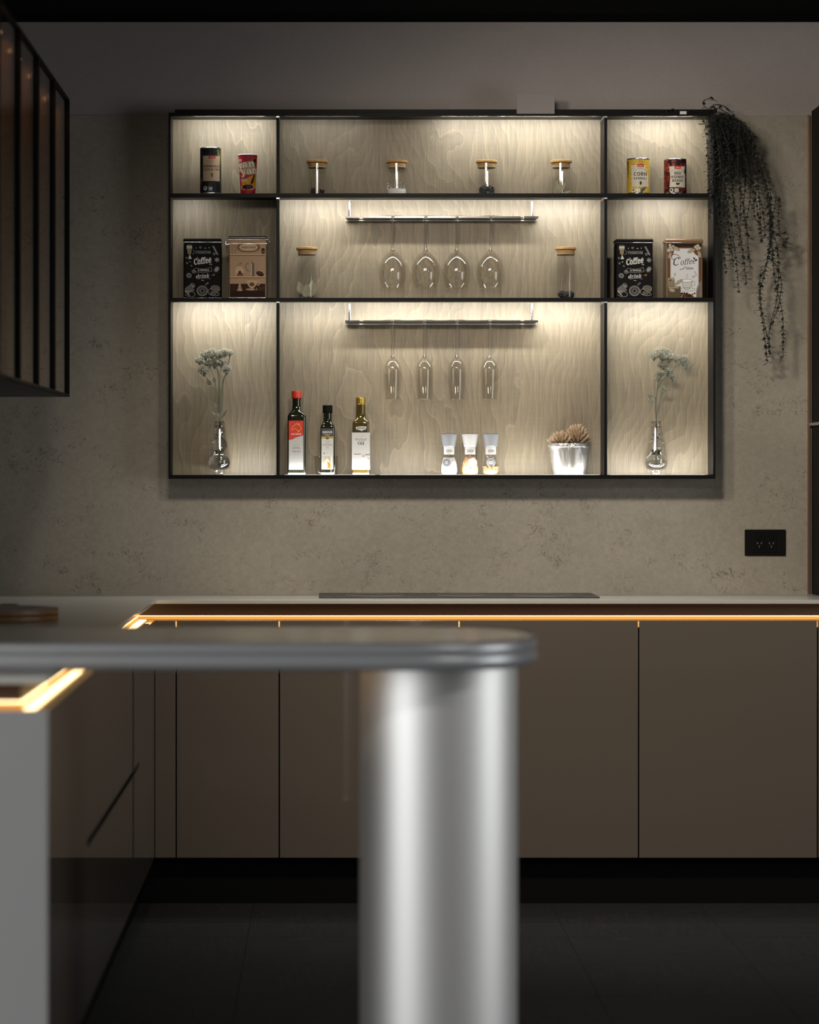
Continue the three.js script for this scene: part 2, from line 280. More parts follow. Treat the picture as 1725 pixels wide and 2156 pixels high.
  partW('slot_pull', box(SIDE - 0.03, SIDE - 0.021, H0 - 0.002, H1 + 0.002, S0, S1), M.blackMatte, side);
  partW('end_panel', rbox(-1.249, SIDE, 0.0, DOOR_TOP, END - 0.02, END, 0.002), M.endPanel, side);
  const pl = thing('plinth', 'black recessed plinth under the base cabinets', 'plinth', [1, 0, 0.2]);
  partW('kickboard', box(SIDE - 0.055, 2.9, 0.0, DOOR_BOT - 0.001, 0.002, FRONT - 0.075), M.blackMatte, pl);
  partW('kickboard', box(-1.249, SIDE - 0.056, 0.0, DOOR_BOT - 0.001, FRONT, END - 0.024), M.blackMatte, pl);
  // dark glass cooktop let into the worktop
  const ck = thing('cooktop', 'wide dark glass cooktop set in the worktop below the shelves', 'cooktop', [0.44, TOP, 0.2]);
  partW('glass', rbox(MX(672, 0.02), MX(1245, 0.02), TOP + 0.0004, TOP + 0.0044, 0.02, 0.345, 0.0015), phy({ color: lin(0.03, 0.026, 0.022), roughness: 0.4 }), ck);
  for (const [x, z, r] of [[0.16, 0.19, 0.1], [0.46, 0.19, 0.08], [0.74, 0.19, 0.1]]) partW('cooking_zone_mark', new THREE.TorusGeometry(r, 0.0008, 4, 40).rotateX(Math.PI / 2).translate(x, TOP + 0.0045, z), M.greyBox, ck);
}

// ================================================================== BREAKFAST BAR
{
  const x0 = -1.24, xc = 0.158, a = 0.31, zc = 3.62, b = 0.33, y0 = TOP + 0.0002, H = 0.06, out = [];
  for (let i = 0; i <= 12; i++) out.push([x0 + (xc - x0) * i / 12, zc + b, 0, 1]);
  for (let i = 1; i < 64; i++) { const t = Math.PI / 2 - Math.PI * i / 64, e = 0.86, cx = Math.sign(Math.cos(t)) * Math.abs(Math.cos(t)) ** e, sz = Math.sign(Math.sin(t)) * Math.abs(Math.sin(t)) ** e; let nx = Math.cos(t) / a, nz = Math.sin(t) / b; const l = Math.hypot(nx, nz); out.push([xc + a * cx, zc + b * sz, nx / l, nz / l]); }
  for (let i = 0; i <= 12; i++) out.push([xc + (x0 - xc) * i / 12, zc - b, 0, -1]);
  const prof = [[0, 0.03], [0, 0.014], [0.003, 0.006], [0.009, 0.0012], [0.018, 0], [0.027, 0.001], [0.031, 0.004], [0.0325, 0.008], [0.034, 0.004], [0.037, 0.0015], [0.045, 0], [0.053, 0.0015], [0.058, 0.005], [H, 0.012], [H, 0.03]];
  const pos = [], idx = [], n = out.length;
  for (const [y, inset] of prof) for (const [x, z, nx, nz] of out) pos.push(x - nx * inset, y0 + y, z - nz * inset);
  for (let j = 0; j < prof.length - 1; j++) for (let i = 0; i < n - 1; i++) { const p = j * n + i; idx.push(p, p + 1, p + n, p + 1, p + n + 1, p + n); }
  const g = new THREE.BufferGeometry(); g.setAttribute('position', new THREE.Float32BufferAttribute(pos, 3)); g.setIndex(idx); g.computeVertexNormals();
  const flat = (y, up) => { const sh = new THREE.Shape(out.map(([x, z, nx, nz]) => new THREE.Vector2(x - nx * 0.0299, up ? -(z - nz * 0.0299) : z - nz * 0.0299))); return new THREE.ShapeGeometry(sh).rotateX(up ? -Math.PI / 2 : Math.PI / 2).translate(0, y, 0); };
  const t = thing('breakfast_bar', 'round ended grey breakfast bar carried by a thick silver column', 'bar', [0.25, 0, zc]);
  partW('bar_edge', g, M.bar, t);
  partW('bar_top', flat(y0 + H, true), M.barTop, t);
  partW('bar_underside', flat(y0, false), M.bar, t);
  const r = 0.1765, cx = MX(923.5, zc);
  partW('column', new THREE.CylinderGeometry(r, r, y0 - 0.014, 96, 1, true).translate(cx, (y0 + 0.014) / 2, zc), M.column, t);
  partW('floor_collar', lathe([[r, 0.014], [r + 0.012, 0.014], [r + 0.014, 0.010], [r + 0.014, 0]], 64).translate(cx, 0, zc), M.satin, t);
}

// ================================================================== SHELF UNIT
const SD = 0.15, bx = (p) => MX(p, SD), by = (p) => MY(p, SD);
const X0 = bx(355), X1 = bx(1507), YT = by(237), YB = by(1008), S1T = by(407), S1B = by(416), S2T = by(627), S2B = by(635), FT = by(1000), CB = by(244.5);
const DL = [bx(582), bx(588)], DR = [bx(1273), bx(1279)], SW = 0.0075;
{
  const u = thing('wall_shelf', 'wide black framed wall shelf with lit wood veneer back', 'shelf', [(X0 + X1) / 2, YB, 0]);
  const LIP = 0.0055, lip = (x0, x1, y) => partW('front_lip', rbox(x0, x1, y, y + LIP + 0.001, SD - 0.006, SD, 0.0008, 1), M.blackFrame, u);
  partW('top_board', rbox(X0, X1, CB + LIP, YT, 0.0005, SD, 0.0008, 1), M.blackFrame, u); lip(X0 + SW, X1 - SW, CB);
  partW('top_rail', rbox(X0 + 0.02, X1, YT, YT + 0.015, 0.001, 0.12, 0.0008, 1), M.blackFrame, u);
  partW('bottom_board', rbox(X0, X1, YB, FT, 0.0005, SD, 0.0008, 1), M.blackFrame, u);
  partW('side_panel', rbox(X0, X0 + SW, FT, CB + LIP, 0.0005, SD, 0.0008, 1), M.blackFrame, u);
  partW('side_panel', rbox(X1 - SW, X1, FT, CB + LIP, 0.0005, SD, 0.0008, 1), M.blackFrame, u);
  partW('shelf_board', rbox(X0 + SW, X1 - SW, S1B + LIP, S1T, 0.001, SD, 0.0008, 1), M.blackFrame, u); lip(X0 + SW, X1 - SW, S1B);
  partW('shelf_board', rbox(X0 + SW, X1 - SW, S2B + LIP, S2T, 0.001, SD, 0.0008, 1), M.blackFrame, u); lip(X0 + SW, X1 - SW, S2B);
  const rows = [[S1T, CB + LIP], [S2T, S1B + LIP], [FT, S2B + LIP]], cols = [[X0 + SW, DL[0]], [DL[1], DR[0]], [DR[1], X1 - SW]];
  for (const [a, b] of rows) for (const d of [DL, DR]) {
    partW('divider', rbox(d[0], d[1], a, b, 0.001, SD - 0.002, 0.0008, 1), M.blackFrame, u);
    partW('bracket', rbox(d[0] - 0.0006, d[1] + 0.0006, b - 0.010, b - 0.0005, 0.02, SD - 0.001, 0.0006, 1), M.satin, u);
  }
  rows.forEach(([a, b], i) => cols.forEach(([l, r], j) => partW('back_panel', planarUV(box(l, r, a, b, 0.0005, 0.008), 'x', 'y', X0 - 0.01, YB - 0.01, WOOD_W, WOOD_H), M.wood, u)));
  // lamps: short bars of LEDs behind the front edge of every board, shining down and back; two rows on the bottom board shine up
  const lamp = (px0, px1, y, up, nits, z = 0.128) => {
    const a = MX(px0, z), b = MX(px1, z), s = up ? 1 : -1, th = up ? 0.0012 : 0.003; if (!up) y += LIP;
    partW('led_strip', rbox(a, b, Math.min(y, y + s * th), Math.max(y, y + s * th), z - 0.005, z + 0.005, 0.001, 1), M.ledWhite, u);
    const m = (a + b) / 2; rectLight(scene, 'shelf_led', b - a, 0.009, [m, y + s * (th + 0.001), z], [m, y + s * 0.6, z - 0.42], nits * LED, [0.98, 0.99, 0.98]);
  };
  lamp(405, 560, CB, false, 17); lamp(930, 1262, CB, false, 17); lamp(600, 760, CB, false, 4); lamp(1330, 1462, CB, false, 22);
  lamp(366, 430, S1B, false, 10); lamp(600, 745, S1B, false, 20); lamp(760, 1105, S1B, false, 13); lamp(1120, 1255, S1B, false, 24); lamp(1345, 1450, S1B, false, 20);
  lamp(380, 575, S2B, false, 24); lamp(595, 760, S2B, false, 15); lamp(765, 1105, S2B, false, 18); lamp(1115, 1262, S2B, false, 24); lamp(1290, 1485, S2B, false, 22);
  lamp(470, 578, FT, true, 14); lamp(800, 1262, FT, true, 11); lamp(600, 790, FT, true, 5); lamp(1285, 1485, FT, true, 18);
}

// ================================================================== THINGS ON THE SHELVES
// small drawing helpers for printed matter
const text = (g, s, x, y, font, fill, align = 'center', w) => { g.font = font; g.fillStyle = fill; g.textAlign = align; g.textBaseline = 'middle'; w ? g.fillText(s, x, y, w) : g.fillText(s, x, y); };
const blobs = (g, n, x0, x1, y0, y1, draw) => { for (let i = 0; i < n; i++) { g.save(); g.translate(range(x0, x1), range(y0, y1)); g.rotate(range(0, 6.28)); draw(g, i); g.restore(); } };
const heart = (g, x, y, s) => { g.beginPath(); g.moveTo(x, y + s); g.bezierCurveTo(x - 1.5 * s, y - 0.2 * s, x - 0.7 * s, y - 1.2 * s, x, y - 0.3 * s); g.bezierCurveTo(x + 0.7 * s, y - 1.2 * s, x + 1.5 * s, y - 0.2 * s, x, y + s); g.stroke(); };
const ell = (g, x, y, a, b, rot = 0, fill) => { g.beginPath(); g.ellipse(x, y, a, b, rot, 0, 6.2832); fill ? g.fill() : g.stroke(); };

const wrap = (r, h, rTop = r) => new THREE.CylinderGeometry(rTop, r, h, 64, 1, true, Math.PI).translate(0, h / 2, 0);
function can(name, label, px0, px1, pyTop, map) {
  const z = 0.098, r = (MX(px1, z) - MX(px0, z)) / 2, y = S1T, h = MY(pyTop, z) - y, t = thing(name, label, 'can', [(MX(px0, z) + MX(px1, z)) / 2, y, z], 'food cans on the top shelf');
  part('printed_wrapper', wrap(r - 0.0006, h - 0.008).translate(0, 0.004, 0), printed(map), t);
  part('rim', lathe([[r - 0.0012, h - 0.0045], [r, h - 0.004], [r + 0.0004, h - 0.002], [r, h], [r - 0.0022, h], [r - 0.0024, h - 0.004], [0, h - 0.004]], 64), M.tinRim, t);
  part('base_rim', lathe([[0, 0.001], [r - 0.003, 0.001], [r - 0.002, 0], [r, 0], [r + 0.0003, 0.002], [r, 0.0045], [r - 0.001, 0.005]], 64), M.tinRim, t);
  return t;
}
const cardStock = '#cfc8b8';
can('food_can', 'tall black can printed with asparagus cuts and tips', 421, 466, 312, canvasTexture(1024, 712, (g, W, H) => {
  g.fillStyle = '#161b1c'; g.fillRect(0, 0, W, H);
  g.lineCap = 'round';
  for (let i = 0; i < 150; i++) { const x = range(0, W), y = range(0, H), v = range(25, 90) | 0; g.strokeStyle = `rgb(${v},${v + 8},${v + 6})`; g.lineWidth = range(2, 9); g.beginPath(); g.moveTo(x, y); g.quadraticCurveTo(x + range(-30, 30), y + range(20, 60), x + range(-60, 20), y + range(40, 130)); g.stroke(); }
  for (let i = 0; i < 26; i++) { const x = range(625, 720), y = range(20, 300); g.strokeStyle = ['#6f7638', '#8c8a4a', '#a39a62', '#4f5a2c'][i % 4]; g.lineWidth = range(8, 18); g.beginPath(); g.moveTo(x, y); g.quadraticCurveTo(x + 25, y + 30, x + range(-20, 30), y + range(40, 90)); g.stroke(); }
  for (let i = 0; i < 8; i++) { g.strokeStyle = '#77743c'; g.lineWidth = 10; g.beginPath(); g.moveTo(330 + i * 4, 450 + i * 9); g.lineTo(322 + i * 3, 520 + i * 8); g.stroke(); }
  g.fillStyle = '#c3ab8d'; g.fillRect(388, 120, 300, 405);
  g.strokeStyle = '#a58d70'; g.lineWidth = 2; for (let y = 190; y < 510; y += 22) { g.beginPath(); g.moveTo(395, y); g.lineTo(680, y); g.stroke(); }
  g.fillStyle = '#c5a988'; g.fillRect(392, 262, 290, 120);
  g.fillStyle = '#c8231b'; g.fillRect(488, 112, 108, 52); text(g, 'coles', 542, 140, 'bold 30px sans-serif', '#f5dcd6');
  text(g, 'ASPARAGUS', 538, 290, 'bold 50px sans-serif', '#1f1a15', 'center', 276); text(g, 'CUTS & TIPS', 538, 342, 'bold 50px sans-serif', '#1f1a15', 'center', 272);
  g.strokeStyle = '#2a241c'; g.lineWidth = 7; for (const dx of [-16, 0, 14]) { g.beginPath(); g.moveTo(540 + dx, 400); g.lineTo(543, 468); g.stroke(); }
  g.fillStyle = '#b9bdb8'; ell(g, 432, 640, 36, 36, 0, true); g.fillStyle = '#30363a'; ell(g, 428, 630, 16, 12, 0.4, true); g.fillStyle = '#a8adad'; g.fillRect(490, 618, 58, 56);
}));
can('food_can', 'short yellow can printed with corn kernels', 1320, 1369, 335, canvasTexture(1024, 500, (g, W, H) => {
  g.fillStyle = '#a98a1f'; g.fillRect(0, 0, W, H);
  for (let x = 0; x < W; x += 17) for (let y = 0; y < H; y += 14) { const v = range(0, 1); g.fillStyle = `rgb(${195 + v * 45},${160 + v * 45},${50 + v * 70})`; ell(g, x + range(-3, 3) + (y % 28 ? 8 : 0), y + range(-2, 2), 8, 6, 0.2, true); }
  for (let i = 0; i < 14; i++) { g.fillStyle = ['#6a5c16', '#7d6d1c', '#8a7a2a'][i % 3]; g.beginPath(); g.moveTo(250 + i * 6, 20); g.lineTo(262 + i * 6, 20); g.lineTo(330, 300); g.fill(); }
  g.fillStyle = '#575d4b'; g.beginPath(); g.moveTo(410, 500); g.lineTo(640, 390); g.lineTo(560, 500); g.fill();
  g.fillStyle = cardStock; g.beginPath(); g.moveTo(385, 90); g.lineTo(600, 90); g.lineTo(600, 165); g.lineTo(660, 250); g.lineTo(665, 410); g.lineTo(400, 410); g.closePath(); g.fill();
  g.fillStyle = '#c8231b'; g.fillRect(480, 78, 96, 42); text(g, 'coles', 528, 101, 'bold 27px sans-serif', '#f5dcd6');
  g.strokeStyle = '#565043'; g.lineWidth = 3; g.beginPath(); g.arc(526, 250, 110, Math.PI * 1.2, Math.PI * 1.8); g.stroke();
  text(g, 'CORN', 528, 223, 'bold 74px sans-serif', '#262320', 'center', 226); text(g, 'KERNELS', 528, 288, 'bold 48px sans-serif', '#262320', 'center', 226);
  g.strokeStyle = '#7b7466'; g.lineWidth = 2; for (const y of [330, 350, 368, 386]) { g.beginPath(); g.moveTo(425, y); g.lineTo(640, y); g.stroke(); } g.fillStyle = '#2e2a26'; ell(g, 528, 358, 15, 28, 0, true);
  g.fillStyle = '#d4d2c6'; g.fillRect(462, 440, 62, 56); ell(g, 428, 468, 30, 30, 0, true); g.fillStyle = '#4a4a38'; ell(g, 424, 462, 12, 15, 0, true);
}));
can('food_can', 'short dark red can printed with red kidney beans', 1398, 1446, 336, canvasTexture(1024, 500, (g, W, H) => {
  g.fillStyle = '#2a0d0c'; g.fillRect(0, 0, W, H);
  blobs(g, 190, 0, W, 0, H, (c, i) => { c.fillStyle = ['#5d1a15', '#7a2a20', '#943c2c', '#471210', '#6d1f22'][i % 5]; ell(c, 0, 0, 34, 19, 0, true); c.fillStyle = ['#b5624c', '#a34a3c', '#c07a62'][i % 3]; ell(c, -6, -7, 14, 4, 0.1, true); });
  g.fillStyle = cardStock; g.beginPath(); g.moveTo(400, 100); g.lineTo(660, 100); g.lineTo(640, 190); g.lineTo(665, 215); g.lineTo(665, 418); g.lineTo(405, 418); g.lineTo(420, 270); g.closePath(); g.fill();
  g.fillStyle = '#d0261c'; g.fillRect(482, 96, 96, 42); text(g, 'coles', 530, 118, 'bold 27px sans-serif', '#f5dcd6');
  g.strokeStyle = '#565043'; g.lineWidth = 3; g.beginPath(); g.arc(532, 270, 130, Math.PI * 1.22, Math.PI * 1.78); g.stroke();
  text(g, 'RED', 530, 208, 'bold 56px sans-serif', '#262320', 'center', 140); text(g, 'KIDNEY', 532, 263, 'bold 54px sans-serif', '#262320', 'center', 236); text(g, 'BEANS', 532, 318, 'bold 54px sans-serif', '#262320', 'center', 214);
  g.fillStyle = '#262320'; ell(g, 520, 368, 13, 20, -0.5, true); ell(g, 545, 366, 12, 20, 0.6, true); g.fillStyle = '#bfbbb0'; g.fillRect(484, 436, 60, 58); ell(g, 436, 462, 32, 32, 0, true); g.fillStyle = '#4a2a20'; ell(g, 434, 460, 14, 16, 0, true);
}));
{
  const z = 0.1, x = MX(522, z), h = MY(326, z) - S1T, rt = 20.2 * 0.00165, rb = 15.2 * 0.00165, t = thing('snack_cup', 'red paper snack cup with cream bubble lettering', 'snack cup', [x, S1T, z]);
  const map = canvasTexture(1024, 900, (g, W, H) => {
    g.fillStyle = '#a81d33'; g.fillRect(0, 0, W, H);
    g.fillStyle = '#c98a1a'; g.beginPath(); g.moveTo(520, 520); g.lineTo(720, 420); g.lineTo(760, 760); g.lineTo(350, 760); g.lineTo(360, 650); g.closePath(); g.fill();
    for (let i = 0; i < 9; i++) { g.strokeStyle = ['#d9a23a', '#b8741a'][i % 2]; g.lineWidth = 16; g.beginPath(); g.moveTo(372 + i * 15, 560 + (i % 3) * 14); g.lineTo(376 + i * 14, 740); g.stroke(); }
    g.fillStyle = '#2c1713'; g.beginPath(); g.moveTo(650, 440); g.lineTo(680, 450); g.lineTo(640, 640); g.lineTo(580, 700); g.lineTo(570, 640); g.closePath(); g.fill();
    g.fillStyle = '#2c1713'; ell(g, 520, 740, 130, 52, 0, true); g.strokeStyle = '#ded0ae'; g.lineWidth = 16; g.beginPath(); g.ellipse(505, 745, 165, 62, 0, -0.5, 3.6); g.stroke();
    g.fillStyle = '#9c1c28'; g.fillRect(0, 800, W, 100); g.fillStyle = '#c25a2e'; g.fillRect(330, 812, 360, 10);
    g.fillStyle = '#2a1712'; ell(g, 655, 130, 46, 42, 0, true); g.strokeStyle = '#c97f23'; g.lineWidth = 16; g.beginPath(); g.ellipse(655, 128, 54, 52, 0, 2.6, 6.6); g.stroke();
    const word = (s, x, y, size) => { g.save(); g.translate(x, y); g.rotate(-0.16); g.font = `bold ${size}px serif`; g.textAlign = 'center'; g.textBaseline = 'middle'; g.lineJoin = 'round'; g.strokeStyle = '#d9cfae'; g.lineWidth = 44; g.strokeText(s, 0, 0); g.strokeStyle = '#4a3413'; g.lineWidth = 26; g.strokeText(s, 0, 0); g.strokeStyle = '#e6dcbd'; g.lineWidth = 9; g.strokeText(s, 0, 0); g.fillStyle = '#e6dcbd'; g.fillText(s, 0, 0); g.restore(); };
    word('yan', 470, 225, 190); word('yan', 545, 370, 190);
    g.fillStyle = '#dba69a'; ell(g, 345, 125, 60, 32, 0, true); text(g, 'meiji', 348, 126, 'bold 30px sans-serif', '#a81d33');
    g.fillStyle = '#d8b7a4'; g.fillRect(352, 555, 150, 62); text(g, 'HAZELNUT', 427, 578, 'bold 27px sans-serif', '#7c1622');
  });
  part('printed_paper', wrap(rb, h - 0.004, rt).translate(0, 0.001, 0), printed(map), t);
  part('rolled_rim', new THREE.TorusGeometry(rt, 0.0016, 8, 48).rotateX(Math.PI / 2).translate(0, h - 0.002, 0), M.white, t);
  part('foil_lid', cyl(rt, rt, 0.001, 0, h - 0.0015, 0, 40), M.tinRim, t);
  part('cup_base', cyl(rb, rb, 0.001, 0, 0.0006, 0, 40), M.white, t);
}
// storage jars with bamboo lids
function jar(label, px, pyTop, floorY, group, fill) {
  const z = 0.07, h = MY(pyTop, z) - floorY, r = 0.0335, t = thing('storage_jar', label, 'jar', [MX(px, z), floorY, z], group);
  part('glass', lathe([[0, 0.0015], [r - 0.004, 0.0012], [r - 0.001, 0.003], [r, 0.006], [r, h - 0.012]], 48), M.glassThin, t);
  const lid = part('lid', lathe([[0, h - 0.009], [0.0362, h - 0.009], [0.0374, h - 0.0078], [0.0374, h - 0.0012], [0.0362, h], [0, h]], 48), M.bamboo, t);
  part('plug', lathe([[0, h - 0.027], [r - 0.0035, h - 0.027], [r - 0.003, h - 0.0255], [r - 0.003, h - 0.0092], [0, h - 0.0092]], 48), M.bamboo, lid);
  for (const d of [0.0135, 0.0185, 0.0235]) part('seal_ring', new THREE.TorusGeometry(r - 0.0026, 0.0011, 6, 40).rotateX(Math.PI / 2).translate(0, h - d, 0), M.silicone, lid);
  fill(t, r, h); return t;
}
const bits = (t, name, n, geo, mat, place, kind = 'stuff') => part(name, merge(Array.from({ length: n }, (_, i) => { const g = geo(i); place(g, i); return g; })), mat, t, kind);
const dark = std({ color: lin(0.018, 0.015, 0.014), roughness: 0.7 }), blueBlack = std({ color: lin(0.025, 0.032, 0.036), roughness: 0.6 }), bay = std({ color: lin(0.40, 0.39, 0.28), roughness: 0.75, side: THREE.DoubleSide }), pale = std({ color: lin(0.72, 0.72, 0.70), roughness: 0.9 });
function leafGeo(len, wid, curl = 0.25, n = 6) {                     // a pointed blade along +y, folded along its midrib
  const pos = [], idx = [], uv = [];
  for (let i = 0; i <= n; i++) { const t = i / n, w = wid * Math.sin(Math.PI * Math.pow(t, 0.8)) ** 0.9 / 2 + 0.00005, z = curl * len * t * t; for (const s of [-1, 0, 1]) { pos.push(s * w, t * len, z + Math.abs(s) * w * 0.35); uv.push(s / 2 + 0.5, t); } }
  for (let i = 0; i < n; i++) for (let s = 0; s < 2; s++) { const p = i * 3 + s; idx.push(p, p + 1, p + 3, p + 1, p + 4, p + 3); }
  const g = new THREE.BufferGeometry(); g.setAttribute('position', new THREE.Float32BufferAttribute(pos, 3)); g.setAttribute('uv', new THREE.Float32BufferAttribute(uv, 2)); g.setIndex(idx); g.computeVertexNormals(); return g;
}
const inJar = (g, r, y0, y1, bias = 0.5) => { const a = range(0, 6.283), d = r * rnd() ** bias; g.rotateX(range(0, 6)).rotateZ(range(0, 6)).translate(Math.cos(a) * d, range(y0, y1), Math.sin(a) * d); };
jar('bamboo lidded jar holding a few dark cloves, nearest the cans of asparagus', 668, 338, S1T, 'storage jars', (t, r) => bits(t, 'cloves', 46, () => new THREE.ConeGeometry(0.0028, 0.012, 5), dark, (g, i) => { const s = i < 16 ? -1 : 1; g.rotateZ(range(-0.6, 0.6)).rotateX(range(-0.6, 0.6)).translate(s * range(0.008, 0.024), range(0.007, s < 0 ? 0.026 : 0.02), range(-0.016, 0.016)); }));
jar('bamboo lidded jar a third full of white powder', 835.5, 338, S1T, 'storage jars', (t, r) => {
  const g = lathe([[0, 0.0022], [r - 0.0045, 0.0022], [r - 0.0012, 0.0055], [r - 0.0012, 0.020], [r - 0.006, 0.0225], [0.012, 0.021], [0, 0.0235]], 40); part('powder', g, pale, t);
  bits(t, 'clinging_powder', 60, () => new THREE.IcosahedronGeometry(range(0.0006, 0.0016), 0), pale, (g2, i) => { const a = range(-0.5, 3.6) + Math.PI, y = 0.021 + 0.024 * rnd() ** 2; g2.translate(Math.cos(a) * (r - 0.0016), y, -Math.sin(a) * (r - 0.0016)); });
});
jar('bamboo lidded jar with a heap of blue black tea', 1025, 338, S1T, 'storage jars', (t, r) => bits(t, 'tea_leaves', 420, () => new THREE.TetrahedronGeometry(range(0.0018, 0.0038), 0), blueBlack, (g) => { const a = range(0, 6.283), d = (r - 0.006) * rnd() ** 0.5, top = 0.012 + 0.026 * Math.sqrt(Math.max(0, 1 - (d / (r - 0.003)) ** 2)); g.rotateX(rnd() * 6).rotateY(rnd() * 6).translate(Math.cos(a) * d, range(0.005, top), Math.sin(a) * d); }));
const jarLeaf = (t, len, wid, x, y, z, rx, rz, name = 'bay_leaf') => part(name, leafGeo(len, wid, 0.12).rotateX(rx).rotateZ(rz).translate(x, y, z), bay, t);
jar('short bamboo lidded jar with dry bay leaves standing in it', 1182, 338, S1T, 'storage jars', (t) => { for (const [len, w, x, z, rx, rz] of [[0.052, 0.013, -0.016, 0.008, 0.1, -0.35], [0.046, 0.012, -0.008, 0.012, 0.1, -0.5], [0.05, 0.014, -0.022, 0.0, 0, -0.15], [0.03, 0.01, 0.006, 0.01, 0.2, -1.2], [0.03, 0.01, 0.0, 0.014, 0.3, 1.0]]) jarLeaf(t, len, w, x, 0.005, z, rx, rz); });
jar('tall bamboo lidded jar of broad pale leaves beside the brown coffee tin', 646.5, 521, S2T, 'storage jars', (t) => { for (const [len, w, x, z, rx, rz] of [[0.05, 0.026, -0.012, 0.014, 0.1, 0.35], [0.052, 0.028, 0.010, 0.014, 0.1, -0.35], [0.046, 0.026, 0.0, 0.02, 0.1, 0.02], [0.06, 0.024, 0.008, 0.0, -0.1, -0.2], [0.042, 0.022, -0.018, 0.004, 0, 0.25], [0.044, 0.022, 0.018, 0.002, 0, -0.3], [0.03, 0.02, 0.004, 0.022, 0.2, 0.8], [0.03, 0.02, -0.004, 0.022, 0.2, -0.9]]) jarLeaf(t, len, w, x, 0.006 + rnd() * 0.01, z, rx, rz); });
jar('tall bamboo lidded jar with black mushrooms in the bottom', 1191.5, 521, S2T, 'storage jars', (t, r) => { for (const [x, y, z, s] of [[-0.012, 0.018, 0.006, 0.017], [0.014, 0.017, 0.006, 0.017], [0.001, 0.014, 0.016, 0.014], [0, 0.018, -0.012, 0.016]]) { const g = new THREE.IcosahedronGeometry(s, 2), p = g.attributes.position; for (let i = 0; i < p.count; i++) { const k = 1 + 0.2 * noise(p.getX(i) * 200 + x * 900, p.getY(i) * 200 + p.getZ(i) * 150); p.setXYZ(i, p.getX(i) * k * 0.9, p.getY(i) * k * 0.75, p.getZ(i) * k * 0.8); } g.computeVertexNormals(); part('dried_mushroom', g.translate(x, y - 0.002, z), dark, t); } });

// coffee tins
function tin(label, px0, px1, pyTop, floorY, map, o) {
  const z1 = 0.128, dz = o.depth ?? 0.088, w = MX(px1, z1) - MX(px0, z1), h = MY(pyTop, z1) - floorY, t = thing('coffee_tin', label, 'tin', [(MX(px0, z1) + MX(px1, z1)) / 2, floorY, z1 - dz / 2]);
  const lh = o.lidHeight ?? 0.013;
  part('body', new RoundedBoxGeometry(w - 0.002, h - lh - 0.001, dz - 0.002, 3, 0.006).translate(0, (h - lh) / 2, 0), o.side, t);
  part('printed_front', box(-w / 2 + 0.0055, w / 2 - 0.0055, 0.004, h - lh - 0.003, dz / 2 - 0.0012, dz / 2 - 0.0004), printed(map, { roughness: 0.6, specularIntensity: 0.2 }), t);
  const lid = part('lid', new RoundedBoxGeometry(w, lh, dz, 3, 0.0045).translate(0, h - lh / 2, 0), o.lid, t);
  part('lid_bead', new RoundedBoxGeometry(w + 0.001, 0.0022, dz + 0.001, 2, 0.001).translate(0, h - lh, 0), M.tinRim, lid);
  part('base_bead', new RoundedBoxGeometry(w - 0.001, 0.0022, dz - 0.001, 2, 0.001).translate(0, 0.0012, 0), M.tinRim, t);
  return [t, w, h, dz];
}
